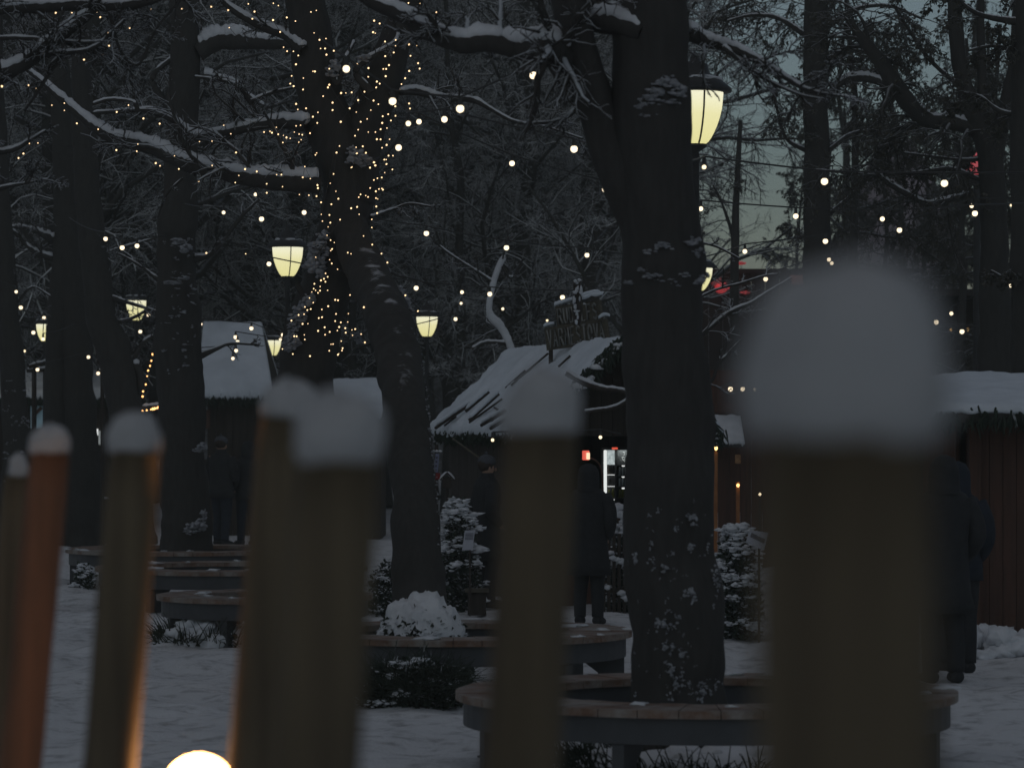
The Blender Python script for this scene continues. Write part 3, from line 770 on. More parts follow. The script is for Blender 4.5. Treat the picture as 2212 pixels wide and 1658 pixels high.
# ------------------------------------------------------------------ ring benches
def ring_bench(px, D, R, label, lo=-.0, hi=2*PI, legs=8, leg0=.3, wseat=.48, apron_in=True):
    x = GX(px, D); r = thing('ring_bench', label, 'bench', (x, D, 0), 'round benches encircling the trees')
    Ri = R-wseat; full = hi-lo > 6.2; nseg = 40 if full else 24
    m = MB()
    for i in range(nseg):
        a0 = lo+(hi-lo)*(i+.012)/nseg; a1 = lo+(hi-lo)*(i+.988)/nseg; V = []
        jz = .002*math.sin(i*2.3)
        for z in (.405, .450+jz):
            for rr in (Ri, R):
                for a in (a0, (a0+a1)/2, a1): V.append((x+rr*math.cos(a), D+rr*math.sin(a), z))
        Fc = [(0, 3, 4, 1), (1, 4, 5, 2), (6, 7, 10, 9), (7, 8, 11, 10), (3, 9, 10, 4), (4, 10, 11, 5), (0, 1, 7, 6), (1, 2, 8, 7), (0, 6, 9, 3), (2, 5, 11, 8)]
        m.add(V, Fc)
    m.build('seat', M['seat_snow'], r)
    m = MB()
    def band(rad):
        m.lathe((x, D, 0), [(rad-.004, .255), (rad+.004, .255), (rad+.004, .4045), (rad-.004, .4045), (rad-.004, .255)], 64 if full else 36, lo, hi)
    band(R-.05); band(Ri+.05)
    m.build('apron', M['steel'], r)
    for i in range(legs):
        a = leg0+lo+(hi-lo)*i/legs if full else lo+(hi-lo)*(i+.5)/legs
        ca, sa = math.cos(a), math.sin(a)
        # tapered plate set radially, with a square cut out near its foot
        m = MB(); ro, ri = R-.06, Ri+.06; rm = (ro+ri)/2
        prof = [(ri, .25), (ro, .25), (ro-.0, .12), (ro-.0, .0), (rm-.02, .0), (rm-.02, .13)]
        th = .035
        V = [(x+q*ca-s_*sa*th, D+q*sa+s_*ca*th, z) for s_ in (-1, 1) for q, z in prof]
        n_ = len(prof); Fc = [tuple(range(n_)), tuple(reversed(range(n_, 2*n_)))]+[(i_, n_+i_, n_+(i_+1) % n_, (i_+1) % n_) for i_ in range(n_)]
        m.add(V, Fc)
        m.box((x+(ro-.05)*ca, D+(ro-.05)*sa, .006), (.16, .12, .012), a)
        m.build('leg', M['steel'], r)
    m = MB()   # loose lumps of snow left on the boards
    gg = random.Random(int(px))
    for k in range(int(11*R*(hi-lo)/6.28)):
        a = lo+(hi-lo)*gg.random(); q = Ri+(R-Ri)*gg.random(); s_ = .02+.05*gg.random()**2
        m.blob((x+q*math.cos(a), D+q*math.sin(a), .453), (s_*1.5, s_*1.4, .005+s_*.2), .7, 3, 2, k, -.004)
    tag(m.build('seat_snow', M['snow_limb'], r, True), kind='stuff')
    return r
ring_bench(1525, 20.7, 1.49, 'nearest ring bench, encircling the thick dark trunk', leg0=.38)
ring_bench(985, 26.7, 1.35, 'ring bench behind the nearest one, left of the thick trunk', legs=8, leg0=.72)
ring_bench(572, 32.2, 1.00, 'ring bench around the fairy light tree, its left end curving into view', leg0=.45)
ring_bench(500, 38.4, 1.50, 'low ring bench between the fairy light tree and the far left ring bench', legs=8, leg0=.2)
ring_bench(400, 43.8, 1.50, 'far left ring bench around the straight tree, dark planks', leg0=.1)

# ------------------------------------------------------------------ plants and snow heaps
def tuft_bush(name, label, px, D, w, d, h, snow, dark=900, seed=0, blades=False, cat='shrub', group=None, twigh=None):
    x = GX(px, D); r = thing(name, label, cat, (x, D, 0), group); gg = np.random.default_rng(seed+300)
    n = dark; u = gg.normal(size=(n, 3)); u /= np.linalg.norm(u, axis=1, keepdims=True); u[:, 2] = np.abs(u[:, 2])
    C = u*np.array([w/2, d/2, h])*(gg.random((n, 1))**.35)+np.array([x, D, .0])
    m = MB()
    if blades:
        k = n//2; base = C[:k].copy(); base[:, 2] *= .3
        dirs = gg.normal(size=(k, 3))*.5; dirs[:, 2] = 1
        PP = [base]; cur = base; dd = dirs
        for q in range(4):
            dd = dd+gg.normal(size=(k, 3))*.1; dd[:, 2] -= .22; cur = cur+dd/np.linalg.norm(dd, axis=1, keepdims=True)*h*.28*(.6+.7*gg.random((k, 1))); PP.append(cur)
        PP = np.stack(PP, 1); V, Q = tubes(PP, np.tile(np.linspace(.007, .002, 5), (k, 1)), 3); m.addq(V, Q)
    leafcloud(m, C, .055, gg, -.3)
    m.build('foliage', M['needle'], r)
    m = MB(); rg = random.Random(seed)
    for k in range(snow):
        a = rg.random()*6.28; e = rg.random()**.7
        cx_, cy_ = math.cos(a)*w/2*math.sqrt(1-e*e)*.95, math.sin(a)*d/2*math.sqrt(1-e*e)*.95
        s_ = (.035+.07*rg.random()**1.5)*(.7+.5*h)
        m.clump((x+cx_, D+cy_, h*e*.98), (s_*(1+.5*rg.random()), s_, s_*.45), 14, k+seed)
    m.build('snow', M['snow'], r, True)
    return r
def mound(name, label, px, D, w, d, h, seed, tufts=400, mt='snow'):
    x = GX(px, D); r = thing(name, label, 'snow mound', (x, D, 0))
    m = MB(); m.blob((x, D, 0), (w/2, d/2, h), .16, 3.2, 5, seed, -.02)
    rg = random.Random(seed)
    for k in range(26):
        a = rg.random()*6.28; q = rg.random()**.5*.9; m.blob((x+math.cos(a)*w/2*q, D+math.sin(a)*d/2*q, h*math.sqrt(1-q*q)*.95), (.05+.06*rg.random(),)*2+(.05,), .5, 3, 2, k)
    m.build('snow', M[mt], r, True)
    gg = np.random.default_rng(seed); k = tufts; a = gg.random(k)*6.28; q = .75+.3*gg.random(k)
    base = np.stack([x+np.cos(a)*w/2*q, D+np.sin(a)*d/2*q, h*.45*gg.random(k)], 1)
    PP = [base]; cur = base; dd = np.stack([np.cos(a)*.4, np.sin(a)*.4, np.ones(k)], 1)+gg.normal(size=(k, 3))*.35
    for j in range(4):
        dd[:, 2] -= .2; cur = cur+dd*.045; PP.append(cur)
    V, Q = tubes(np.stack(PP, 1), np.tile(np.linspace(.006, .002, 5), (k, 1)), 3); m = MB(); m.addq(V, Q)
    leafcloud(m, base, .05, gg, -.2)
    m.build('dry_stems', M['needle'], r)
def snowy_planting(label, px, D, w, d, h):
    x = GX(px, D); r = thing('snow_mound', label, 'snow mound', (x, D, 0)); gg = np.random.default_rng(77)
    n = 5200; u = gg.normal(size=(n, 3)); u /= np.linalg.norm(u, axis=1, keepdims=True); u[:, 2] = np.abs(u[:, 2])
    q_ = np.sqrt(1-u[:, 2]**3)/np.maximum(np.hypot(u[:, 0], u[:, 1]), .05); u[:, 0] *= q_; u[:, 1] *= q_; C = u*np.array([w/2, d/2, h*.95])*(.55+.47*gg.random((n, 1))**.3)+np.array([x, D, .0]); m = MB(); leafcloud(m, C, .05, gg, .2); m.build('foliage', M['needle'], r)
    m = MB(); V, Fc = ico(5); V = V.copy(); out = []
    for v in V:
        e = v[2]; q = Vector((v*5).tolist()); n1 = noise.noise(q); n2 = noise.noise(q*2.6)
        lim_ = .66+.26*n1+.22*n2; hy = max(math.hypot(v[0], v[1]), .02); f_ = math.sqrt(max(0, 1-abs(e)**3))/hy if e > 0 else 1/max(hy, .3); f_ = min(f_, 3.0)
        k = 1+.10*n1+.07*n2+.04*noise.noise(q*6)
        z = h*e*k
        sh = 1.0
        out.append((x+v[0]*f_*w/2*k*sh*1.0, D+v[1]*f_*d/2*k*sh*1.0, z+.02))
    keep = np.array([v[2] > .50+.30*noise.noise(Vector((v*6).tolist())) for v in V]); m.addq(np.array(out), Fc[keep[Fc].sum(1) >= 2])
    for k in range(110):
        a = gg.random()*6.28; e = .5+.3*gg.random(); q = math.sqrt(1-e**3); s_ = .006+.014*gg.random()
        m.clump((x+math.cos(a)*w/2*q*1.02, D+math.sin(a)*d/2*q*1.02, h*e), (s_*1.2, s_, s_*1.3), 5, k)
    m.build('snow', M['snow_limb'], r, True)
snowy_planting('rounded snow mound over plants at the foot of the leaning stem', 912, 26.75, .74, .7, .70)
mound('snow_mound', 'grey snowy heap under the ring bench at the left', 440, 31.6, .85, .6, .24, 5, 500, 'snow_limb')
mound('snow_mound', 'ragged snow covered planting under the nearest ring bench', 1560, 20.4, 1.9, 1.6, .13, 8, 900)
tuft_bush('grass_clump', 'dark grass clump flecked with snow in front of the second ring bench', 890, 25.0, .74, .55, .34, 26, 2600, 3, True, 'grass clump')
tuft_bush('grass_clump', 'small dry grass clump under the middle ring bench, right of the centre pole', 1290, 25.2, .30, .3, .18, 5, 400, 4, True, 'grass clump')
tuft_bush('grass_clump', 'dry tuft poking from snow behind the left ring bench', 455, 36.6, .9, .4, .14, 8, 500, 5, True, 'grass clump')
tuft_bush('snowy_shrub', 'small snowy shrub at the far left beside a bench leg', 183, 42.4, .28, .3, .31, 22, 700, 6)
tuft_bush('snowy_shrub', 'snow laden shrub left of the hut under a pale notice', 992, 37.4, .46, .5, 1.22, 80, 3800, 7)
tuft_bush('snowy_shrub', 'snow laden fir shrub right of the thick trunk beneath a tilted notice', 1590, 32.8, .5, .5, 1.06, 100, 4200, 9)
tuft_bush('snowy_shrub', 'low dark shrub at the hut counter between the person and the trunk', 1338, 37.4, .30, .4, .98, 40, 2600, 10)
tuft_bush('snowy_shrub', 'low shrub with sparse snow at the left of the mound', 838, 36.6, .5, .4, .60, 18, 1500, 12)
m = MB(); rg = random.Random(2)     # shovelled bank of snow by the red hut
for k in range(70):
    t = rg.random(); x = GX(2075, 30)+t*1.7; h = np.interp(t, [0, .25, .5, 1], [.26, .22, .14, .08])
    m.blob((x, 30.3+rg.random()*.5, h*rg.random()*.8), (.09+.08*rg.random(), .12, .06+.05*rg.random()), .35, 3, 3, k)
tag(m.build('snow_bank', M['snow'], None, True), 'lumpy bank of shovelled snow along the foot of the red hut', 'snow bank')

# ------------------------------------------------------------------ street lanterns
def lantern(px, py, D, w, label, s=1.0, hh=.95):
    """px,py: middle of the glass; w: glass width in metres"""
    c = P(px, py, D); x, y, zc = c; r = thing('street_lantern', label, 'street lamp', (x, y, 0), 'lit street lanterns in the park')
    R = w/2; gh = w*hh; zt = zc+gh/2; zb = zc-gh/2
    m = MB(); m.lathe((x, y, 0), [(.11, 0), (.11, .25), (.07, .32), (.055, .6), (.045, 1.4), (.035, zb-.15), (.05, zb-.12), (.03, zb-.06), (R*.42, zb-.02), (R*.42, zb+.005), (0, zb+.005)], 16); m.build('post', M['iron'], r, True)
    m = MB(); prof = [(R*.40, zb+.008)]+[(R*(.40+.60*math.sin(t*PI/2)**.72), zb+.008+(gh-.02)*t) for t in (.05, .12, .22, .35, .5, .7, 1.0)]
    m.lathe((x, y, 0), prof+[(0.001, zt-.012)], 24); m.build('glass', M['lantern'], r, True)
    m = MB()
    for k in range(4):
        a = k*PI/2-PI/2+.28; pts = [(x+(q+.006)*math.cos(a), y+(q+.006)*math.sin(a), z) for q, z in prof]
        m.tube(pts, .008, 5)
    m.build('ribs', M['iron'], r)
    m = MB(); m.lathe((x, y, 0), [(0.001, zt-.008), (R*1.28, zt-.008), (R*1.30, zt+.02), (R*1.05, zt+R*.30), (R*.7, zt+R*.55), (R*.52, zt+R*.62), (R*.45, zt+R*.95), (R*.2, zt+R*1.05), (R*.12, zt+R*1.3), (.0005, zt+R*1.42)], 24); m.build('cap', M['iron'], r, True)
    m = MB(); m.blob((x, y, zt+R*.42), (R*.9, R*.9, R*.16), .2, 3, 3, px); m.build('cap_snow', M['snow_limb'], r, True)
    return r
lantern(1501, 255, 28, .46, 'largest lantern, high behind the thick trunk on its right side', hh=.93)
lantern(621, 565, 50, .45, 'lantern with a clear glass cup left of the fairy light tree')
lantern(922, 705, 64, .40, 'lantern right of the leaning stem, centre of the view', hh=.93)
lantern(589, 751, 65, .315, 'small far lantern left of the fairy light tree above the snow caps', hh=.93)
lantern(294, 670, 65, .38, 'lantern veiled by crossing twigs, left of the straight tree', hh=1.0)
lantern(97, 718, 65, .33, 'far lantern at the left beside the double stemmed tree', hh=1.0)
lantern(1506, 603, 54, .48, 'lantern showing only its right edge behind the thick trunk', hh=.75)
lantern(-12, 750, 66, .31, 'far lantern cut by the left edge of the view', hh=.9)

# ------------------------------------------------------------------ festoon strings
def bulb_mesh(nm, R, material, sub=2):
    V, Fc = ico(sub); V = V.copy()*R; me = mkmesh(nm, V, [], Fc, True); me.materials.append(material); return me
BM = {}
def festoon(label, rows, D, zigzag=False, sag=.05, ends=None):
    """rows: (px,py,size px)"""
    pts = []
    P3 = [P(a, b, 0.060*F/max(c, 5) if D is None else D+(k % 2)*.05) for k, (a, b, c) in enumerate(rows)]
    root = thing('string_lights', label, 'string lights', P3[0], 'festoon strings of round bulbs')
    m = MB(); hang = .085
    tops = [p+np.array([0, 0, hang]) for p in P3]
    if ends:
        tops = [P(*e) for e in ends[:1]]+tops+[P(*e) for e in ends[1:]]
    line = []
    for a, b in zip(tops[:-1], tops[1:]):
        L = np.linalg.norm(b-a)
        for t in np.linspace(0, 1, 9)[:-1]:
            q = a*(1-t)+b*t; q[2] -= sag*L*.25*4*t*(1-t); line.append(q)
    line.append(tops[-1]); m.tube(np.array(line), .008, 5)
    for p in P3: m.tube([p+np.array([0, 0, hang]), p+np.array([0, 0, .024])], [.013, .018], 8)
    m.build('wire', M['wire'], root)
    for p, (a, b, c) in zip(P3, rows):
        R = max(.018, min(.05, c*p[1]/F/2)); key = round(R, 3)
        if key not in BM: BM[key] = bulb_mesh('bulb', key, M['bulb'] if key > .02 else M['bulb_dim'])
        put('bulb', BM[key], root, at=p)
    return root
festoon('string of the biggest bulbs sagging from the fairy tree to the thick trunk, top centre', [(748, 149, 16), (848, 219, 17), (994, 235, 18), (1152, 163, 17), (1308, 17, 13)], 25, ends=[(690, 80, 25.5), (1395, -60, 22)])
festoon('string crossing behind the fairy tree right fork towards a big bulb by the trunk fork', [(861, 319, 14), (882, 267, 12), (960, 258, 14), (1240, 322, 16)], 28, ends=[(800, 350, 30), (1400, 330, 26)])
festoon('string descending from the right fork of the fairy tree past the centre', [(905, 263, 12), (1106, 353, 12.5), (1306, 409, 12)], 34, ends=[(840, 200, 32), (1420, 440, 34)])
festoon('string across the middle, four bulbs left and three right of the fairy tree', [(483, 459, 8), (552, 420, 8), (565, 473, 11), (657, 459, 10), (921, 504, 11.5), (1094, 535, 11.5), (1268, 551, 10.5)], 40, ends=[(400, 440, 42), (1440, 560, 40)])
festoon('string with three close bulbs above the veiled lantern, left', [(228, 516, 9.5), (264, 535, 10.5), (296, 531, 10)], 43, ends=[(150, 470, 46), (390, 500, 43.8)])
festoon('low string ending over the hut sign, one bulb beside the antlered figure', [(581, 570, 10), (899, 622, 10.5), (998, 631, 8), (1058, 635, 10.5), (1215, 642, 10.5)], 41.5, ends=[(480, 540, 43), (1440, 622, 41)])
festoon('faint far string of four small bulbs left of the hut sign', [(984, 689, 8.5), (996, 655, 6), (1086, 667, 6.5), (1182, 692, 5)], 52, ends=[(900, 700, 52), (1260, 700, 54)])
festoon('string across the dusk sky with two large bulbs, right of the lantern', [(1521, 361, 10), (1781, 392, 16), (2040, 396, 16)], 27.5, sag=.02, ends=[(1440, 346, 23), (2300, 370, 28)])
festoon('second string on the right, under the one with two large bulbs', [(1514, 451, 10), (1719, 467, 12), (1906, 473, 10.5), (2106, 461, 13)], 34, sag=.02, ends=[(1440, 440, 30), (2300, 430, 36)])
festoon('third string on the right, rising towards the crooked tree', [(1609, 543, 10), (1783, 521, 11.5), (1943, 497, 11.5), (2099, 445, 9), (2185, 443, 7)], 40, sag=.02, ends=[(1500, 560, 38), (2290, 420, 42)])
festoon('short string just above the snow cap of the nearest pole', [(1654, 603, 10), (1791, 561, 9), (1797, 569, 8)], 48, ends=[(1580, 620, 48), (1900, 540, 48)])
festoon('string at the far right between the crooked tree and the terrace', [(1978, 694, 8), (2022, 696, 10.5), (2078, 716, 10.5), (2206, 720, 9.5)], 47, ends=[(1930, 690, 47), (2260, 720, 47)])
festoon('pair of bulbs high over the terrace at the right edge', [(2055, 677, 8.5), (2183, 615, 11.5)], 44, ends=[(1990, 700, 44), (2260, 560, 44)])
festoon('string at the left edge dropping past the far lantern', [(35, 630, 7), (45, 664, 8.5), (72, 718, 8.5), (95, 686, 7.5), (93, 732, 7.5)], 54, ends=[(-20, 600, 54), (160, 700, 56)])
festoon('string low at the left in front of the snowy stall roofs', [(53, 758, 5.5), (81, 798, 8), (191, 771, 7.5), (212, 806, 8)], 56, ends=[(-10, 740, 56), (300, 790, 56)])
festoon('string of small bulbs crossing the top of the tall snowy roof', [(303, 716, 8), (321, 680, 9), (323, 730, 6), (434, 700, 6.5), (543, 709, 8.5), (606, 732, 7), (611, 723, 8)], 54, sag=.02, ends=[(260, 700, 54), (680, 745, 54)])
festoon('lower string crossing the tall snowy roof, four bulbs in a loose column', [(299, 752, 8), (339, 768, 8), (510, 757, 8), (503, 774, 7.5), (513, 738, 8), (509, 728, 9)], 53, sag=.02, ends=[(250, 745, 54), (680, 740, 54)])
festoon('three bulbs in a row under the front of the red lit stall', [(1578, 840, 11), (1605, 840, 10), (1632, 841.5, 8)], 47, ends=[(1552, 836, 47), (1660, 838, 47)])
festoon('lone bulbs under the near eave of the hut', [(1169, 938, 3.5), (1064, 950, 3.5), (1297, 944, 7.5)], 37.6, ends=[(1050, 945, 38.5), (1340, 936, 37.8)])
# warm rope of small lights down the leaning left tree
def rope(label, rows, D, mt, R, name='fairy_lights', cat='fairy lights', group='fairy light strings', extra=None, dy=None):
    P3 = [P(a, b, D+(dy(a, b) if dy else 0)) for a, b in rows]
    root = thing(name, label, cat, P3[0], group)
    order = [0]; left = set(range(1, len(P3)))
    A = np.array(P3)
    while left:
        l = list(left); d = np.linalg.norm(A[l]-A[order[-1]], axis=1); k = l[int(np.argmin(d))]; order.append(k); left.remove(k)
    m = MB(); m.tube(A[order]+np.array([0, .012, 0]), .0022, 4); m.build('wire', M['wire'], root)
    key = (mt, R)
    if key not in BM: BM[key] = bulb_mesh('bulb', R, M[mt], 1)
    vis = P3[:100]
    for p in vis:
        ob = put('bulb', BM[key], root, at=p); sc_ = .55+.55*random.random(); ob.scale = (sc_, sc_, sc_)
    if len(P3) > 100:
        m = MB(); V, Fc = ico(1)
        for p in P3[100:]: m.addq(V*R*.9+p, Fc)
        tag(m.build('small_bulbs', M[mt], root, True), kind='stuff')
    return root
rope('orange fairy lights hanging down beside the leaning tree on the left', [(340, 755), (334, 758), (330, 765), (327, 779), (324, 790), (320, 800), (318, 812), (315, 830), (309, 845), (308, 856)], 50.5, 'led_orange', .018)
rope('short level row of orange lights under a snowy board on the left', [(308, 887), (317, 886), (326, 884), (330, 883), (334, 882), (338, 881), (342, 880), (350, 889)], 50, 'led_orange', .022)
c1 = [(573,41),(352,82),(455,82),(612,80),(634,110),(428,181),(820,179),(952,60),(1150,57),(1336,44),(1443,66),(582,290),(690,290),(685,212),(647,342),(531,378),(51,412),(110,424),(188,403),(12,547),(233,558),(213,612),(180,540)]
c2 = [(328,666),(407,653),(407,699),(486,781),(621,818),(738,709),(813,666),(907,750),(1010,783),(1089,818),(872,912),(736,950),(865,957),(985,1032),(1012,1049),(1104,986),(1131,1069),(1257,1146),(1342,1047),(1511,1110),(1488,1155),(1550,1070),(1624,1085),(1415,793),(1460,847),(1341,893),(1262,896),(1493,965),(1750,1105),(1780,1105),(1687,1163),(1787,1181),(1687,1220),(1894,1231),(1915,1122),(1963,1130),(1954,1235),(186,908),(240,905),(148,972),(117,1000),(1928,1054),(1305,1600),(1554,1605)]
c3 = [(1571,26),(1610,75),(1596,120),(1450,176),(1727,128),(1729,22),(1761,37),(1814,112),(1869,135),(1967,77),(2001,67),(1987,209),(1772,203),(1794,300),(1816,325),(1856,326),(1887,352),(1872,408),(1845,481),(1836,530),(1857,546),(1919,495),(1980,452),(1992,453),(2021,253),(2062,245),(2028,308),(2056,308),(2065,347),(2083,435),(2083,537),(2074,554),(1917,567),(2044,609),(2103,650),(2103,697),(1873,658),(1884,693),(1936,686),(2011,711),(1979,739),(2007,778),(1873,797),(1901,793),(2155,771),(1748,806),(1708,831),(1670,836),(1720,840),(1760,850),(1791,856),(1812,870),(1836,876),(1862,836),(1892,849),(1912,853),(1905,884),(1890,900),(1789,902),(1961,843),(2003,968),(1995,980),(2008,1171),(2011,1190),(2002,1241),(2031,1280),(2096,1292),(2083,1360),(2032,1356),(2090,1408)]
c4 = [(294,132),(329,150),(287,205),(301,211),(363,264),(430,254),(418,333),(429,290),(515,282),(564,290),(524,354),(364,356),(388,413),(572,401),(582,435),(186,407),(258,432),(352,437),(370,437),(367,483),(516,450),(257,487),(490,496),(311,517),(329,530),(307,554),(467,533),(457,571),(233,581),(115,589),(152,585),(85,589),(193,634),(290,637),(321,660),(515,655),(521,687),(516,725),(428,673),(273,697),(139,686),(181,710),(383,723),(429,733),(250,753),(348,736),(400,763),(209,771),(345,778),(193,821),(257,836),(302,836),(335,818),(375,811),(392,881),(311,881),(335,882),(173,859),(373,917),(344,935),(222,926),(180,932),(186,970),(242,967),(292,1027),(300,1047),(153,1057),(385,985),(413,985),(370,1010),(358,1010),(372,1038),(31,650),(31,697),(83,771),(75,924),(57,966),(511,20),(583,23),(484,35),(630,101),(688,79),(10,436),(10,537),(39,322)]
c5 = [(391,35),(371,179),(349,242),(387,296),(403,346),(359,384),(343,455),(415,487),(296,497),(349,507),(334,536),(327,592),(351,625),(376,641),(361,685),(352,695),(251,740),(344,757),(359,782),(317,849),(331,872),(316,905),(306,885),(286,896),(242,919),(281,937),(237,952),(250,963),(224,974),(266,980),(280,965),(331,963),(209,1015),(234,1046),(217,1089),(178,1075),(194,1096),(135,1129),(172,1124),(87,1167),(162,1189),(198,1188),(106,1272),(122,1273),(174,1263),(177,1294),(96,1392),(212,1406),(26,1358),(482,995),(382,1027),(401,1030),(335,1070),(292,1092),(388,1122),(471,1120),(271,1150),(293,1144),(382,1170),(420,1179),(467,1176),(311,1212),(409,1210),(267,1236),(314,1262),(345,1243),(397,1234),(450,1218),(453,1248),(423,1305),(354,1326),(368,1325),(342,1370),(432,1353),(428,1369),(406,1390),(400,1397)]
c6 = [(495,1230),(517,1224),(499,1266),(557,1258),(582,1314),(697,1186),(822,1124),(768,1032),(790,1014),(855,997),(940,1103),(575,1077),(699,890),(583,885),(398,821),(489,717),(467,709),(573,597),(632,655),(694,716),(652,758),(734,776),(723,834),(629,540),(629,485),(665,443),(659,398),(544,451),(530,401),(490,410),(541,336),(553,317),(588,325),(604,334),(618,274),(657,342),(669,348),(656,296),(677,281),(697,277),(704,285),(643,220),(667,208),(696,203),(716,170),(768,149),(647,101),(654,122),(617,137),(490,136),(526,41),(728,113),(713,83)]
k_ = .3415
rope('fairy lights scattered among the upper left snowy limbs', [(a*k_, b*k_) for a, b in c1], 24.5, 'led', .0075)
rope('fairy lights along the long snowy branch reaching left from the fairy tree', [(a*k_, b*k_) for a, b in c2], 31.8, 'led', .0085, dy=lambda a, b: np.interp(a, [60, 240, 400, 600], [.9, .2, -.15, -.35]))
rope('dense fairy lights wound round the left fork of the fairy tree', [(a*k_, b*k_) for a, b in c3], 31.7, 'led', .0085)
rope('dense fairy lights wound round the right fork of the fairy tree', [(707.8+a*k_, b*k_) for a, b in c4], 31.7, 'led', .0088)
rope('fairy lights wound down the left stem of the fairy tree', [(601.7+a*.3203, 318.5+b*.3203) for a, b in c5], 31.6, 'led', .0080)
rope('fairy lights on the right stem below the fork', [(601.7+a*.3203, 318.5+b*.3203) for a, b in c6], 31.6, 'led', .0080, dy=lambda a, b: SD(b)-31.6-.32 if a > 772 and b > 545 else (-.6 if b > 545 else 0))

# ------------------------------------------------------------------ huts
def roof_slab(mb, a, b, c, d, th, nu=30, nv=12, amp=.03, rag=.06, seed=0, rag_edge=True):
    """a-b eave edge, d-c ridge edge; lumpy top, ragged eave"""
    a, b, c, d = [np.array(v, float) for v in (a, b, c, d)]
    nrm = np.cross(b-a, d-a); nrm /= np.linalg.norm(nrm)
    if nrm[2] < 0: nrm = -nrm
    top = []; bot = []
    for j in range(nv+1):
        v = j/nv
        for i in range(nu+1):
            u = i/nu; p = (a*(1-u)+b*u)*(1-v)+(d*(1-u)+c*u)*v
            q = Vector((p*np.array([3, 3, 3])).tolist())+Vector((seed, 0, 0))
            edge = min(1, min(u, 1-u)*nu/1.5+.25, (1-v)*nv/1.5+.35, v*nv/1.5+.45)
            h = th*edge*(1+.5*noise.noise(q))+amp*noise.noise(q*3)
            out = np.zeros(3)
            if j == 0 and rag_edge:
                e = (a-d)/np.linalg.norm(a-d); out = e*rag*(noise.noise(Vector((u*nu*.9+seed, 3, 0)))+.5*noise.noise(Vector((u*nu*2.3+seed, 7, 0))))+np.array([0, 0, -abs(rag*1.1*noise.noise(Vector((u*nu*1.3+seed, 11, 0))))])
            top.append(p+nrm*max(h, .01)+out); bot.append(p+out*.9+nrm*.003)
    n1 = nu+1; V = top+bot; o = len(top); Fc = []
    for j in range(nv):
        for i in range(nu):
            k = j*n1+i; Fc.append((k, k+1, k+n1+1, k+n1)); Fc.append((o+k, o+k+n1, o+k+n1+1, o+k+1))
    for i in range(nu): Fc.append((i, o+i, o+i+1, i+1)); k = nv*n1+i; Fc.append((k, k+1, o+k+1, o+k))
    for j in range(nv): k = j*n1; Fc.append((k, k+n1, o+k+n1, o+k)); k = j*n1+nu; Fc.append((k, o+k, o+k+n1, k+n1))
    mb.add(V, Fc)
def planks(mb, p0, p1, z0, z1, t=.03, w=.14):
    p0 = np.array(p0, float); p1 = np.array(p1, float); L = np.linalg.norm(p1-p0); n = max(1, int(L/w)); d = (p1-p0)/L
    rz = math.atan2(d[1], d[0])
    for i in range(n):
        c = p0+(p1-p0)*(i+.5)/n; mb.box((c[0], c[1], (z0+z1)/2), (L/n*.965, t+.004*(i % 3), z1-z0), rz)
def fringe(mb, a, b, n, L, seed=0):
    """hanging fir trim: short dark sprays along an edge"""
    gg = np.random.default_rng(seed); a = np.array(a, float); b = np.array(b, float)
    t = gg.random((n, 1)); base = a*(1-t)+b*t+gg.normal(size=(n, 3))*.03
    dd = gg.normal(size=(n, 3))*.5; dd[:, 2] = -1; PP = [base]; cur = base
    for k in range(3): cur = cur+dd/np.linalg.norm(dd, axis=1, keepdims=True)*L/3*(.4+.9*gg.random((n, 1))); PP.append(cur)
    V, Q = tubes(np.stack(PP, 1), np.tile(np.array([.010, .012, .008, .003]), (n, 1)), 3); mb.addq(V, Q)

# hut A: gabled, ridge receding to the left
nl = np.array([.11, 38.0]); uu = np.array([-1.16, 6.0]); uu_n = uu/np.linalg.norm(uu); pp = np.array([uu_n[1], -uu_n[0]])
nr = nl+pp*2.24; fl = nl+uu; fr = nr+uu; EZ, RZ = 1.90, 2.95
v3 = lambda p, z: np.array([p[0], p[1], z])
na = (nl+nr)/2; fa = (fl+fr)/2
H = thing('market_hut', 'gabled wooden hut with thick snow on its steep roof and a name board on top', 'hut', v3(na, 0))
ins = .22
wl0, wl1 = nl+pp*ins+uu_n*.5, fl+pp*ins-uu_n*.3; wr0, wr1 = nr-pp*ins+uu_n*.5, fr-pp*ins-uu_n*.3
m = MB(); planks(m, wl0, wl1, 0, EZ+.02); planks(m, wr0, wr1, 0, EZ+.02); planks(m, wl1, wr1, 0, EZ+.1)
m.build('wall', M['dark_wood'], H)
m = MB(); planks(m, wl0, wr0, 0, 1.02, .04)
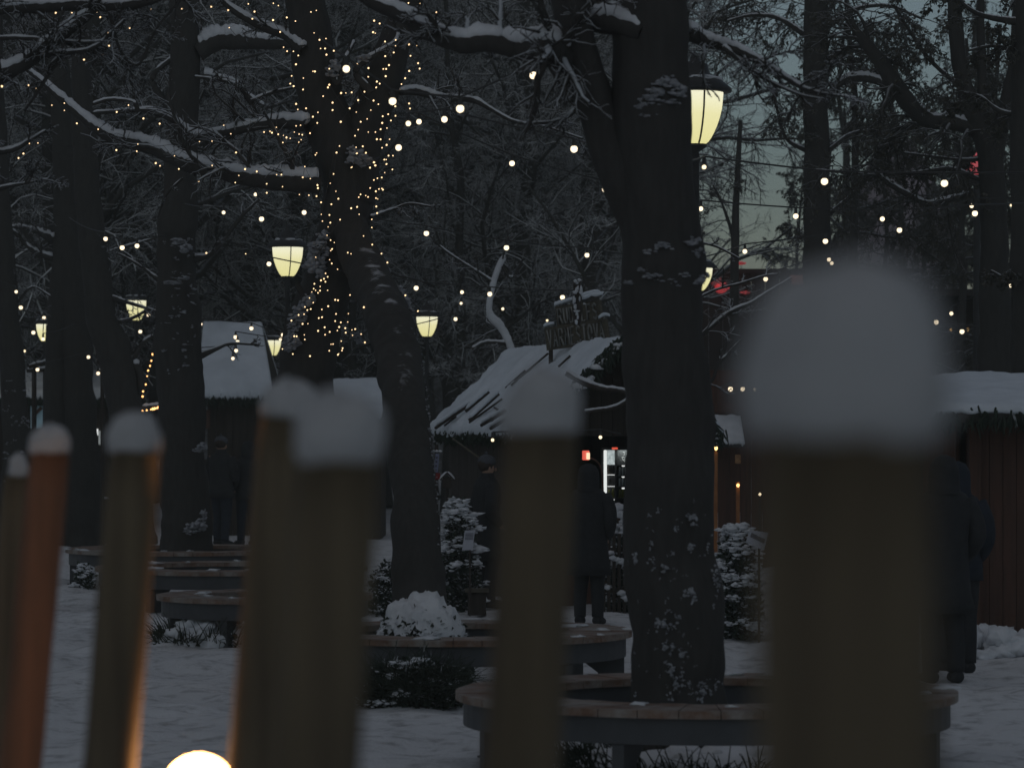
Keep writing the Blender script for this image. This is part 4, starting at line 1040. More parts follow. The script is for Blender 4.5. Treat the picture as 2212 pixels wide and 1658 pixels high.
# gable triangle above the opening
gb = MB(); n_ = 14
for i in range(n_):
    t = (i+.5)/n_; c = wl0+(wr0-wl0)*t; top = EZ+(RZ-EZ)*(1-abs(2*t-1))*.94; gb.box((c[0], c[1], (1.88+top)/2+.0), (np.linalg.norm(wr0-wl0)/n_*.96, .035, max(.05, top-1.88)), math.atan2(pp[1], pp[0]))
gb.build('gable', M['dark_wood'], H)
m.build('counter_front', M['red_wood'], H)
m = MB(); cc = (wl0+wr0)/2-uu_n*.12; m.box((cc[0], cc[1], 1.045), (1.95, .42, .045), math.atan2(pp[1], pp[0]), bev=.01); m.build('counter_top', M['dark_wood'], H)
m = MB()
for q in (wl0, wr0): m.box((q[0], q[1], .95), (.11, .11, 1.9), 0, bev=.01)
m.build('corner_post', M['red_wood'], H)
m = MB()
for s_, e0, e1 in ((-1, nl, fl), (1, nr, fr)):
    m.beam(v3(e0*.5+na*.5, (EZ+RZ)/2-.04)-0, v3(e0*.5+na*.5, (EZ+RZ)/2-.04)+np.array([0, .001, 0]), .01, .01)
    A, B, C_, D_ = v3(e0, EZ-.05), v3(e1, EZ-.05), v3(fa, RZ-.05), v3(na, RZ-.05)
    nrm = np.cross(B-A, D_-A); nrm /= np.linalg.norm(nrm); nrm = nrm if nrm[2] > 0 else -nrm
    V = [A, B, C_, D_]+[q+nrm*.045 for q in (A, B, C_, D_)]
    m.add(V, [(0, 1, 2, 3), (7, 6, 5, 4), (0, 4, 5, 1), (1, 5, 6, 2), (2, 6, 7, 3), (3, 7, 4, 0)])
RF = m.build('roof', M['roof_dark'], H)
m = MB(); roof_slab(m, v3(nl-pp*.02, EZ+.0), v3(fl-pp*.02, EZ+.0), v3(fa, RZ), v3(na, RZ), .07, 80, 26, .035, .10, 1)
roof_slab(m, v3(nr+pp*.02, EZ), v3(fr+pp*.02, EZ), v3(fa, RZ), v3(na, RZ), .10, 60, 16, .02, .08, 9)
m.build('roof_snow', M['snow_roof'], RF, True)
m = MB(); fringe(m, v3(nl, EZ-.02), v3(na, RZ-.02), 900, .16, 1); fringe(m, v3(nr, EZ-.02), v3(na, RZ-.02), 900, .16, 2); fringe(m, v3(nl, EZ-.02), v3(fl, EZ-.02), 700, .10, 3)
m.build('fir_trim', M['needle'], H)
m = MB()   # snow lumps caught in the fir trim
for k in range(60):
    t = rg.random(); q = v3(nl, EZ-.04)*(1-t)+v3(na, RZ-.05)*t if k % 2 else v3(nr, EZ-.04)*(1-t)+v3(na, RZ-.05)*t
    s_ = .02+.04*rg.random()**2; m.blob(q+np.array([rg.uniform(-.03, .03), -.05, rg.uniform(-.05, .02)]), (s_*1.4, s_, s_*.7), .5, 3, 1, k)
m.build('trim_snow', M['snow_limb'], H, True)
_A, _B, _D = v3(nl-pp*.02, EZ), v3(fl-pp*.02, EZ), v3(na, RZ)
_n = np.cross(_B-_A, _D-_A); _n /= np.linalg.norm(_n); _n = _n if _n[2] > 0 else -_n
def on_roof(px, py, off):
    o = np.array([0, 0, CH]); d = P(px, py, 1.0)-o; q0 = _A+_n*off; return o+d*(np.dot(q0-o, _n)/np.dot(d, _n))
for a_, b_, sn in (((941, 924), (1017, 872), 1), ((1013, 908), (1078, 850), 1), ((1040, 918), (1092, 888), 1), ((1060, 925), (1112, 893), 1), ((1006, 888), (1056, 846), 1),
                   ((1184, 763), (1104, 832), 0), ((1232, 768), (1206, 792), 0), ((1084, 862), (1014, 912), 0), ((1056, 902), (1072, 916), 0), ((1068, 880), (1088, 892), 0), ((985, 900), (960, 919), 0), ((1135, 800), (1092, 838), 0)):  # snowless ones are dark tubes added to draw dark slits in the snow
    off = .14 if sn else .10; p0, p1 = on_roof(*a_, off), on_roof(*b_, off); m = MB(); pts = np.linspace(p0, p1, 9); m.tube(pts, .020 if sn else .013, 8); po = m.build('roof_pole_slit', M['dark_wood'], H, True)
    if sn: m = MB(); snow_ridge(m, pts, np.full(9, .034), 1.0, a_[0]); m.build('pole_snow', M['snow_roof'], po, True)
lp, lr = limb_geo([(1222, 806, 12), (1262, 826, 14), (1300, 838, 12), (1350, 846, 9), (1356, 862, 8), (1325, 880, 8), (1290, 886, 8), (1262, 890, 7)], 37.7, 8, .15)
rough_tube(m, lp, lr, 8, .1, 9); gbm = m.build('gable_branch', M['dark_wood'], H, True)
m = MB(); snow_ridge(m, lp, lr, .95, 3, 1.5); m.build('branch_snow', M['snow_limb'], gbm, True)
# antlered wooden figure, snow in its crook
def glyph_strokes():
    return {
     'R': [[(0, 0), (0, 1), (.7, .95), (.85, .75), (.7, .52), (0, .48)], [(.35, .5), (.9, 0)]],
     'U': [[(0, 1), (0, .25), (.2, .02), (.6, .02), (.8, .25), (.8, 1)]],
     'D': [[(0, 0), (0, 1), (.5, .95), (.85, .65), (.85, .35), (.5, .03), (0, 0)]],
     'O': [[(.42, 1), (.08, .8), (0, .5), (.08, .2), (.42, 0), (.76, .2), (.84, .5), (.76, .8), (.42, 1)]],
     'L': [[(0, 1), (0, 0), (.75, 0)]],
     'F': [[(0, 0), (0, 1), (.75, 1)], [(0, .52), (.6, .52)]],
     'S': [[(.8, .85), (.5, 1), (.1, .88), (.1, .62), (.7, .42), (.8, .18), (.45, 0), (0, .12)]],
     'V': [[(0, 1), (.42, 0), (.85, 1)]],
     'A': [[(0, 0), (.42, 1), (.85, 0)], [(.15, .35), (.7, .35)]],
     'M': [[(0, 0), (.08, 1), (.45, .35), (.82, 1), (.9, 0)]],
     'E': [[(.75, 1), (0, 1), (0, 0), (.75, 0)], [(0, .52), (.6, .52)]],
     'T': [[(.42, 0), (.42, 1)], [(0, 1), (.85, 1)]],
     'e': [[(0, .3), (.55, .34), (.5, .55), (.25, .6), (.05, .45), (.05, .15), (.3, 0), (.55, .1)]],
     'x': [[(0, .6), (.55, 0)], [(.55, .6), (0, 0)]],
     '3': [[(0, .9), (.5, 1), (.6, .75), (.25, .55), (.6, .4), (.6, .1), (.1, 0)]],
    }
GL = glyph_strokes()
def write(mb, text, org, ex, ez, h, w, gap, r, ny):
    org, ex, ez = [np.array(v, float) for v in (org, ex, ez)]; x = 0
    for ch in text:
        if ch == ' ': x += w; continue
        for st in GL[ch]:
            pts = [org+ex*(x+a*w)+ez*(b*h)+ny for a, b in st]
            mb.tube(pts, r, 6)
        x += w+gap
def board(c0, c1, c2, c3, th, m):
    """front corners bl, br, tr, tl"""
    c = [np.array(v, float) for v in (c0, c1, c2, c3)]; nrm = np.cross(c[1]-c[0], c[3]-c[0]); nrm /= np.linalg.norm(nrm)
    if nrm[1] > 0: nrm = -nrm
    V = [q for q in c]+[q-nrm*th for q in c]; m.add(V, [(0, 1, 2, 3), (7, 6, 5, 4), (0, 4, 5, 1), (1, 5, 6, 2), (2, 6, 7, 3), (3, 7, 4, 0)]); return nrm
SB = thing('hut_sign', 'two wooden boards reading RUDOLFS VARMESTOVA on the hut ridge, snow on top', 'sign', P(1245, 775, 40))
def sign_pts(rows, Dl, Dr):
    return [P(px, py, Dl if px < 1245 else Dr) for px, py in rows]
Dl, Dr = 40.2, 39.8
b2 = sign_pts([(1181, 757), (1316, 738), (1309, 688), (1176, 708)], Dl, Dr)
m = MB(); nrm = board(*b2, .04, m); BD2 = m.build('lower_board', M['sign_wood'], SB)
b1 = sign_pts([(1204, 706), (1300, 692), (1294, 648), (1199, 662)], Dl, Dr)
m = MB(); nrm1 = board(*b1, .04, m); BD1 = m.build('upper_board', M['sign_wood'], SB)
def letters_on(bd, text, parent, h_, mg, r, off=.012):
    ex = bd[1]-bd[0]; L = np.linalg.norm(ex); exn = ex/L; ez = bd[3]-bd[0]; Hh = np.linalg.norm(ez); ezn = ez/Hh
    n = len(text); gw = (L-2*mg)/n; m = MB()
    write(m, text, bd[0]+exn*(mg+gw*.1)+ezn*(Hh*(1-h_)/2), exn, ezn, Hh*h_, gw*.74, gw*.26, r, nrm*off)
    m.build('lettering', M['paint_grey'], parent, True)
letters_on(b1, 'RUDOLFS', BD1, .74, .03, .013); letters_on(b2, 'VARMESTOVA', BD2, .76, .03, .012)
m = MB()
for a_ in ((1190, 760, 40.28), (1300, 745, 39.9)): q = P(*a_); m.box((q[0], q[1]+.06, q[2]-.12), (.05, .05, .7))
m.build('sign_post', M['dark_wood'], SB)
m = MB()
def snow_line(rows, D, r_, seed, th=1.1):
    p = np.array([P(a, b, D) for a, b in rows]); p = spline(p, 6); rr = np.full(len(p), r_); rr[0] = rr[-1] = r_*.5
    snow_ridge(m, p, rr, th, seed, 1.5, 10, 3)
snow_line([(1197, 663), (1215, 657), (1232, 652), (1238, 650)], 40.1, .030, 1); snow_line([(1258, 650), (1275, 643), (1292, 641), (1303, 638)], 39.8, .030, 2)
snow_line([(1256, 643), (1270, 636), (1290, 633), (1302, 640)], 39.9, .022, 3); snow_line([(1175, 709), (1185, 704), (1197, 703)], 40.1, .026, 4); snow_line([(1293, 690), (1305, 684), (1317, 686)], 39.8, .024, 5)
m.build('board_snow', M['snow_roof'], SB, True)
FG = thing('wooden_figure', 'snow covered wooden antler figure fixed to the middle of the name boards', 'ornament', P(1246, 700, 39.6))
m = MB()
m.tube([P(1246, 702, 39.6), P(1247, 668, 39.6), P(1246, 640, 39.6), P(1246, 615, 39.6)], [.035, .06, .05, .02], 8)
m.tube([P(1246, 640, 39.6), P(1241, 625, 39.6), P(1240, 612, 39.6), P(1242, 604, 39.6)], [.02, .014, .012, .006], 6)
m.tube([P(1247, 640, 39.6), P(1254, 626, 39.6), P(1252, 612, 39.6), P(1255, 604, 39.6)], [.02, .014, .012, .006], 6)
m.build('figure_body', M['dark_wood'], FG, True)
m = MB()
for k, (px, py, rx, rz) in enumerate([(1243, 607, .018, .018), (1251, 605, .018, .018), (1247, 611, .014, .016), (1243, 630, .028, .024), (1247, 624, .018, .03), (1255, 626, .016, .05), (1255, 632, .022, .02), (1240, 648, .02, .045), (1242, 662, .02, .03), (1246, 672, .035, .015), (1252, 645, .01, .03), (1248, 685, .012, .025), (1244, 695, .018, .03), (1246, 678, .015, .02), (1262, 656, .016, .01)]):
    m.blob(P(px, py, 39.53), (rx, .03, rz), .5, 4, 2, k)
m.build('figure_snow', M['snow_limb'], FG, True)

# drinks coolers behind the counter
def q3(px, py, D): return P(px, py, D)
fx0, fx1 = GX(1306, 39.6), GX(1329, 39.6)
CF = thing('drinks_cooler', 'lit glass door cooler with white frame inside the hut', 'drinks cooler', ((fx0+fx1)/2, 39.9, 0))
m = MB(); z0, z1 = .62, P(0, 972, 39.6)[2]
m.box(((fx0+fx1)/2, 40.15, (z0+z1)/2), (.17, .45, z1-z0+.04)); m.build('cabinet', M['iron'], CF)
z_l = P(0, 1078, 39.6)[2]
m = MB(); m.box((fx0+.016, 39.90, (z_l+z1)/2), (.036, .03, z1-z_l), bev=.006)
m.build('light_tube', M['cool_white'], CF)
zh = P(0, 1004, 39.6)[2]; m = MB(); m.box((fx0+.084, 39.905, (zh+z1)/2), (.092, .03, z1-zh), bev=.006); m.build('header_panel', mat_emit('lit_header', (.62, .70, .70), .75, (.30, .36, .37), 30), CF)
m = MB()
for py in (1026, 1051, 1080): m.box((fx0+.085, 39.90, P(0, py, 39.6)[2]), (.09, .06, .006))
m.build('shelf', M['cool_white'], CF)
for k, (py, mt) in enumerate([(1016, 'dark_wood'), (1017, 'iron'), (1043, 'iron'), (1067, 'bottle_green'), (1069, 'bottle_green')]):
    m = MB(); x = fx0+.06+.045*(k % 2); z = P(0, py+8, 39.6)[2]; m.lathe((x, 39.91, z), [(.018, 0), (.018, .06), (.008, .08), (.008, .10), (0.0005, .1)], 12); m.build('bottle', M[mt], CF, True)
gx0, gx1 = GX(1336, 39.6), GX(1364, 39.6)
CG = thing('drinks_cooler', 'dark cooler with three rows of cans and bottles, next to the trunk', 'drinks cooler', ((gx0+gx1)/2, 39.9, 0))
m = MB(); w_ = gx1-gx0+.05; xc = (gx0+gx1)/2
m.box((xc, 40.35, (z0+z1)/2), (w_, .03, z1-z0)); m.box((xc-w_/2, 40.1, (z0+z1)/2), (.02, .5, z1-z0)); m.box((xc+w_/2, 40.1, (z0+z1)/2), (.02, .5, z1-z0)); m.box((xc, 40.1, z1+.01), (w_+.02, .5, .02)); m.box((xc, 40.1, z0), (w_, .5, .03))
m.build('cabinet', M['iron'], CG)
m = MB(); zc = P(0, 990, 39.6)[2]; m.box((xc, 39.86, zc+.02), (w_-.03, .02, .20)); hp = m.build('header_panel', M['iron'], CG)
m = MB(); write(m, 'Rex', (gx0+.05, 39.845, P(0, 998, 39.6)[2]), (1, 0, 0), (0, 0, 1), .055, .036, .012, .004, np.array([0, 0, 0])); write(m, '3x', (gx0+.06, 39.845, P(0, 984, 39.6)[2]), (1, 0, 0), (0, 0, 1), .04, .03, .01, .003, np.array([0, 0, 0]))
m.build('lettering', mat_emit('backlit_letters', (.5, .52, .5), .28), hp, True)
for k, (py, mt, col) in enumerate([(1021, 'glass_can', 0), (1045, 'glass_can', 0), (1070, 'bottle_green', 0)]):
    z = P(0, py+6, 39.6)[2]
    m = MB(); m.box((xc, 40.05, z-.008), (w_-.03, .4, .008)); m.build('shelf', M['iron'], CG)
    m = MB(); m.blob((gx0+.065, 39.92, P(0, py-15, 39.6)[2]), (.02, .01, .012), .05, 1, 2, k); m.build('shelf_lamp', M['cool_white'], CG, True)
    for i in range(5):
        m = MB(); hh_ = .095; m.lathe((gx0+.022+.036*i, 39.95+.01*(i % 2), z), [(.0145, 0), (.0155, .006), (.0155, hh_-.02), (.011, hh_-.006), (.011, hh_), (0.0005, hh_)], 12); m.build('bottle' if mt != 'glass_can' else 'can', M[mt], CG, True)
lt = bpy.data.lights.new('cooler_light', 'AREA'); lt.energy = .35; lt.size = .14; lt.color = (.9, 1, .97)
lo = bpy.data.objects.new('cooler_light', lt); COL.objects.link(lo); lo.location = (xc, 39.80, z1-.02); lo.rotation_euler = (math.radians(35), 0, 0)
lo.parent = CG; lo.location = np.array((xc, 39.80, z1-.02))-ORG[CG]
# red lantern on a bracket, red strip over the coolers
q = P(1268, 983, 36.6); RL = thing('red_lantern', 'small square lantern glowing orange red beside the hooded customer', 'lantern', (q[0], q[1], q[2]-.05))
m = MB(); m.box((q[0]-.012, q[1]+.02, q[2]), (.075, .07, .10), bev=.008); m.build('lantern_body', M['red_glow'], RL)
m = MB(); m.box((q[0]+.012, q[1]-.022, q[2]-.008), (.036, .008, .07), bev=.003); m.build('lit_pane', mat_emit('lantern_pane', (1, .72, .45), 1.2), RL)
m = MB(); pts = [q+np.array([.04, .02, -.03]), q+np.array([.10, .03, -.06]), q+np.array([.15, .05, -.14]), q+np.array([.17, .08, -.35]), q+np.array([.17, .1, -.8])]; m.tube(spline(pts, 6), .010, 6); m.build('bracket', M['red_wood'], RL)
q = P(1328, 968, 39.3); m = MB(); m.box(q, (.07, .03, .022), bev=.008)
tag(m.build('red_strip_lamp', M['red_glow']), 'small red strip light above the lit cooler', 'strip light')

def simple_hut(name, label, cat, x0, x1, D, dep, ez, rz, tx0, tx1, walls='dark_wood', snow='snow_roof', seed=0, rag=.08, oh=.3, nu=60, ridge_dep=.5):
    """box hut, slope of the roof facing the viewer; x0..x1 eave span, tx0..tx1 ridge span"""
    r = thing(name, label, cat, ((x0+x1)/2, D+dep/2, 0))
    m = MB(); i0, i1 = x0+oh*.6, x1-oh*.6
    planks(m, (i0, D+oh), (i1, D+oh), 0, ez); planks(m, (i0, D+dep-oh), (i1, D+dep-oh), 0, ez); planks(m, (i0, D+oh), (i0, D+dep-oh), 0, ez); planks(m, (i1, D+oh), (i1, D+dep-oh), 0, ez)
    w = m.build('wall', M[walls], r)
    A, B = np.array([x0, D, ez]), np.array([x1, D, ez]); C_, D_ = np.array([tx1, D+dep*ridge_dep, rz]), np.array([tx0, D+dep*ridge_dep, rz])
    A2, B2 = np.array([x0, D+dep, ez]), np.array([x1, D+dep, ez])
    m = MB(); m.add([A, B, C_, D_, A2, B2], [(0, 1, 2, 3), (5, 4, 3, 2), (0, 3, 4), (1, 5, 2), (0, 4, 5, 1)]); rf = m.build('roof', M['roof_dark'], r)
    m = MB(); up = np.array([0, 0, .02]); roof_slab(m, A+up, B+up, C_+up, D_+up, .12, nu, 16, .02, rag, seed); roof_slab(m, B2+up, A2+up, D_+up, C_+up, .12, 30, 8, .02, rag, seed+3)
    m.build('roof_snow', M[snow], rf, True)
    m = MB(); fringe(m, A, B, int((x1-x0)*120), .16, seed); m.build('eave_trim', M['needle'], r)
    return r
D = 62
TH = simple_hut('market_stall', 'tall dark stall with a steep smooth snowy roof, right of the straight tree', 'hut', GX(425, D), GX(592, D), D, 3.2, P(0, 862, D)[2], P(0, 694, D)[2], GX(424, D)-.05, GX(548, D), seed=2, nu=70, ridge_dep=.62)
m = MB(); q = P(500, 900, D); m.box((q[0], D+.1, 1.3), (1.1, .12, .12)); m.build('lintel', M['dark_wood'], TH)
q = P(496, 985, D); m = MB(); m.box((GX(447, D), D+.12, P(0, 905, D)[2]), (.09, .05, .33)); m.build('red_panel', M['red_wood'], TH)
D = 60
simple_hut('market_stall', 'low stall with rounded snowy thatch just left of the leaning stem', 'hut', GX(690, D), GX(842, D), D, 3, P(0, 906, D)[2], P(0, 824, D)[2], GX(700, D), GX(806, D), seed=5, snow='snow_roof')
D = 66
LH = simple_hut('market_stall', 'long low stall at the far left, grey snowy roof and dim teal lit front', 'hut', GX(-120, D), GX(248, D), D, 3.5, P(0, 862, D)[2], P(0, 806, D)[2], GX(-110, D), GX(235, D), seed=7, snow='snow_limb', nu=80)
def panel(parent, px0, px1, py0, py1, D, mt, name='window', th=.03):
    a, b = P(px0, py1, D), P(px1, py0, D); m = MB(); m.box(((a+b)/2), (abs(b[0]-a[0]), th, abs(b[2]-a[2])), bev=.004); return m.build(name, M[mt], parent)
panel(LH, 66, 100, 876, 925, D+.2, 'teal'); panel(LH, 140, 156, 915, 933, D+.2, 'teal'); panel(LH, 205, 212, 926, 940, D+.15, 'cool_white', 'light_tube'); panel(LH, 213, 222, 930, 960, D+.2, 'fridge_in')
q0, q1 = P(72, 897, D+.1), P(90, 880, D+.1); m = MB(); m.beam(q0, q1, .05, .06); m.build('orange_brace', M['red_wood'], LH)
# snowy boards in front of the left stall
for lab, rows, DD in (('snow topped rail high between the double stem and the left edge tree', [(62, 792), (116, 778)], 58), ('snow topped rail under the higher one at the far left', [(58, 800), (118, 798)], 58.4),
                      ('snow topped crossed rail right of the double stemmed tree', [(209, 780), (258, 798)], 56), ('lower snow topped rail right of the double stemmed tree', [(209, 801), (262, 802)], 56.3),
                      ('snow topped board above the row of orange lights', [(306, 881), (400, 872)], 50.6)):
    p = np.linspace(P(*rows[0], DD), P(*rows[1], DD), 10); m = MB(); m.tube(p, .035, 8)
    r = thing('wooden_rail', lab, 'rail', p[0]); m.build('rail', M['dark_wood'], r, True)
    m = MB(); snow_ridge(m, p, np.full(10, .035), .9, rows[0][0], 1.5); m.build('rail_snow', M['snow_limb'], r, True)
    if 'orange' in lab: continue
    m = MB(); z = p[2][2]; m.tube([(p[2][0], p[2][1]+.06, 0), (p[2][0], p[2][1]+.06, z)], .03, 8); m.tube([(p[7][0], p[7][1]+.06, 0), (p[7][0], p[7][1]+.06, p[7][2])], .03, 8); m.build('post', M['dark_wood'], r)
# low bin
D = 58; a, b = P(143, 1175, D), P(245, 1078, D)
r = thing('wooden_bin', 'low square wooden bin with a thin line of snow on its lid, far left', 'bin', ((a[0]+b[0])/2, D+.3, 0))
m = MB(); planks(m, (a[0], D), (b[0], D), 0, b[2]-.03, .03, .1); planks(m, (a[0], D), (a[0], D+.6), 0, b[2]-.03); planks(m, (b[0], D), (b[0], D+.6), 0, b[2]-.03); planks(m, (a[0], D+.6), (b[0], D+.6), 0, b[2]-.03); m.build('side', M['dark_wood'], r)
m = MB(); m.box(((a[0]+b[0])/2, D+.3, b[2]-.01), (b[0]-a[0]+.08, .7, .035), bev=.008); ld = m.build('lid', M['dark_wood'], r)
m = MB(); m.blob(((a[0]+b[0])/2, D+.3, b[2]+.005), ((b[0]-a[0])/2, .33, .03), .2, 6, 4, 1); m.build('lid_snow', M['snow_limb'], ld, True)

# hut E at the right: red plank wall under a broad snowy roof
D = 31.2; x0 = GX(1975, D); x1 = x0+4.6; ez = P(0, 893, D-.5)[2]
r = thing('market_hut', 'red plank hut at the right edge under a broad flat snowy roof', 'hut', ((x0+x1)/2, D+1.5, 0))
m = MB(); xw = GX(2108, D); planks(m, (xw, D), (x1-.2, D), .12, ez-.05, .03, .12); planks(m, (x0+.45, D+.5), (x0+.45, D+3), .1, ez-.05); planks(m, (xw, D+.03), (xw, D+.9), .1, ez-.05); planks(m, (x0+.45, D+3), (x1-.2, D+3), .1, ez-.05); m.build('wall', M['red_wood'], r)
m = MB(); m.box(((xw+x1)/2-.1, D-.02, .06), (x1-xw-.15, .10, .12)); m.build('plinth', M['bank_dark'], r)
m = MB()
for xx in (x0+.30, xw-.02): m.box((xx, D-.05, ez/2), (.10, .10, ez-.02), bev=.01)
m.build('corner_post', M['red_wood'], r)
A, B, C_, D_ = np.array([x0, D-.5, ez]), np.array([x1, D-.5, ez]), np.array([x1, D+3.4, ez+.34]), np.array([x0, D+3.4, ez+.34])
m = MB(); m.add([A, B, C_, D_]+[q+np.array([0, 0, -.08]) for q in (A, B, C_, D_)], [(0, 1, 2, 3), (7, 6, 5, 4), (0, 4, 5, 1), (1, 5, 6, 2), (2, 6, 7, 3), (3, 7, 4, 0)]); rf = m.build('roof', M['roof_dark'], r)
m = MB(); up = np.array([0, 0, .004]); roof_slab(m, A+up, B+up, C_+up, D_+up, .08, 90, 24, .02, .05, 4); m.build('roof_snow', M['snow_roof'], rf, True)
m = MB(); fringe(m, A-np.array([0, 0, .03]), B-np.array([0, 0, .03]), 900, .14, 5); m.build('eave_trim', M['needle'], r)

# red lit stall right of the trunk, behind
D = 48
r = thing('market_stall', 'stall right behind the thick trunk with warm red front and amber lit posts', 'hut', (GX(1610, D), D+1, 0))
m = MB(); xa, xb = GX(1530, D), GX(1700, D)
planks(m, (xa, D+.4), (xb, D+.4), 0, 2.75); planks(m, (xb, D+.4), (xb, D+2.4), 0, 2.75); m.build('wall', M['red_wood'], r)
za = P(0, 885, D)[2]; m = MB(); roof_slab(m, (xa-.1, D-.6, P(0, 958, D)[2]), (GX(1603, D), D-.6, P(0, 958, D)[2]), (GX(1603, D), D+.3, P(0, 900, D)[2]), (xa-.1, D+.3, P(0, 900, D)[2]), .06, 30, 12, .03, .05, 3); m.build('awning_snow', M['snow_limb'], r, True)
m = MB(); m.box(((xa+GX(1603, D))/2, D-.15, P(0, 962, D)[2]), (GX(1603, D)-xa, .9, .04), rx=math.radians(-1)); m.build('awning', M['roof_dark'], r)
m = MB(); m.box((GX(1580, D), D+.36, P(0, 880, D)[2]), (.6, .03, .14)); m.build('fascia', M['red_wood'], r)
for px, py0, py1 in ((1546, 975, 1040), (1594, 1040, 1070)):
    m = MB(); a, b = P(px, py1, D-.5), P(px, py0, D-.5); m.box(((a[0]), D-.5, (0+b[2])/2), (.05, .05, b[2]), bev=.008); m.build('lit_post', mat('amber_post', (.5, .22, .08), (.3, .12, .05), 5), r)
q = P(1547, 966, D-.58); m = MB(); m.blob(q, (.022, .02, .045), .3, 3, 2, 1); m.build('post_lamp', mat_emit('post_lamp', (1, .62, .22), 3), r, True)
m = MB(); a, b = P(1588, 1000, D-.5), P(1600, 982, D-.5); m.box((a+b)/2, (.075, .02, .12)); m.build('menu_card', mat('menu_card', (.45, .25, .12), (.25, .13, .06), 20), r)
m = MB(); q = P(1594, 1048, D-.58); m.blob(q, (.02, .02, .025), .3, 3, 2, 1); m.build('lower_lamp', mat_emit('lower_lamp', (1, .5, .16), 3), r, True)
q = P(1642, 1067, 45); r = thing('garden_light', 'tiny lone lamp on a stick just left of the nearest pole', 'lamp', (q[0], q[1], 0)); m = MB(); V, Fc = ico(2); m.addq(V*.02+q, Fc); m.build('bulb', M['bulb_dim'], r, True)
m = MB(); m.tube([q+np.array([0, .01, -.01]), np.array([q[0], q[1]+.01, 0])], .008, 6); m.build('stick', M['iron'], r)

# red lit fronts further back (right, above the snowy branches)
D = 78
r = thing('red_pavilion', 'dark pavilion with glowing red patches seen between trunk and nearest snow cap', 'pavilion', (GX(1640, D), D+2, 0))
m = MB(); xa, xb = GX(1500, D), GX(1960, D); planks(m, (xa, D), (xb, D), 0, P(0, 590, D)[2], .05, .3); m.box(((xa+xb)/2, D+1.5, P(0, 586, D)[2]), (xb-xa+.4, 3.4, .10)); m.build('wall', M['bank_dark'], r)
for k, (px, py, rx, rz) in enumerate([(1560, 622, .16, .12), (1601, 568, .10, .035), (1610, 632, .11, .035), (1545, 606, .14, .12)]):
    q = P(px, py, D-.12); m = MB(); m.blob(q, (rx, .06, rz), .25, 2, 3, k); m.build('red_lamp_glow', M['red_spot'] if k < 3 else mat_emit('dim_red', (1, .05, .05), .08), r, True)
q = P(1735, 605, D-.1); m = MB(); m.blob(q, (.3, .05, .12), .3, 3, 3, 1); m.build('red_lamp_glow', mat_emit('brick_glow', (.5, .12, .07), .10), r, True)  # emissive blob drawing a red glow on the brick, not a lamp
lt = bpy.data.lights.new('pavilion_red', 'POINT'); lt.energy = 2.5; lt.color = (1, .08, .04); lt.shadow_soft_size = .3
lo = bpy.data.objects.new('pavilion_red', lt); COL.objects.link(lo); lo.parent = r; lo.location = P(1580, 600, D-1.0)-ORG[r]
# terrace at the far right with warm windows
D = 66
r = thing('terrace_building', 'dark terrace building with small amber windows and a rail, right behind the red hut', 'building', (GX(2110, D), D+2, 0))
m = MB(); xa, xb = GX(1960, D), GX(2330, D); ztop = P(0, 640, D)[2]; zd = P(0, 724, D)[2]
planks(m, (xa, D), (xb, D), 0, zd, .06, .4); planks(m, (xa+.3, D+1.6), (xb, D+1.6), zd, ztop, .06, .4); m.box(((xa+xb)/2, D+1.2, ztop+.06), (xb-xa, 3.4, .12)); m.box(((xa+xb)/2, D+.6, zd+.03), (xb-xa+.3, 1.6, .07)); m.build('wall', M['bank_dark'], r)
for px0, px1, py0, py1 in ((2050, 2056, 707, 722), (2071, 2076, 708, 724), (2089, 2093, 708, 724), (2174, 2184, 692, 700), (2209, 2214, 718, 732)):
    panel(r, px0, px1, py0, py1, D-.08, 'amber')
m = MB(); zr = P(0, 700, D)[2]; m.box(((xa+xb)/2, D-.1, zr), (xb-xa, .05, .04))
for i in range(22): xx = xa+(xb-xa)*i/21; m.box((xx, D-.1, (zr+zd)/2), (.03, .03, zr-zd))
m.build('railing', M['iron'], r)
# far pale tower with pointed roof, and a red finial
D = 150
r = thing('pale_spire', 'far mauve pointed spire glimpsed through twigs against the sky', 'tower', (GX(1945, D), D+1, 0))
m = MB(); zb, zt = P(0, 520, D)[2], P(0, 262, D)[2]; m.lathe((GX(1945, D), D+1, 0), [(2.9, 0), (2.9, zb-2), (2.9, zb), (2.0, P(0, 430, D)[2]), (1.3, P(0, 350, D)[2]), (.02, zt)], 8); m.build('spire_roof', M['plaster'], r)
D = 50
q = P(2110, 400, D); r = thing('red_beacon', 'red lit pointed beacon high at the right behind the crooked tree', 'beacon', (q[0], D, 0))
m = MB(); m.lathe((q[0], D, 0), [(.06, 0), (.05, P(0, 405, D)[2]), (.06, P(0, 380, D)[2])], 12); m.build('mast', M['iron'], r, True)
m = MB(); z0_ = P(0, 376, D)[2]; m.lathe((q[0], D, 0), [(.001, z0_), (.12, z0_), (.15, z0_+.05), (.12, z0_+.14), (.055, z0_+.24), (.001, z0_+.31)], 16); m.build('beacon', mat_emit('beacon_red', (1, .10, .12), .45, (.4, .03, .04), 5), r, True)
q = P(1047, 846, 60); m = MB(); m.blob(q, (.055, .03, .035), .5, 3, 2, 2)
tag(m.build('blue_light', M['blue_led'], None, True), 'tiny blue light just above the left edge of the hut roof', 'lamp')

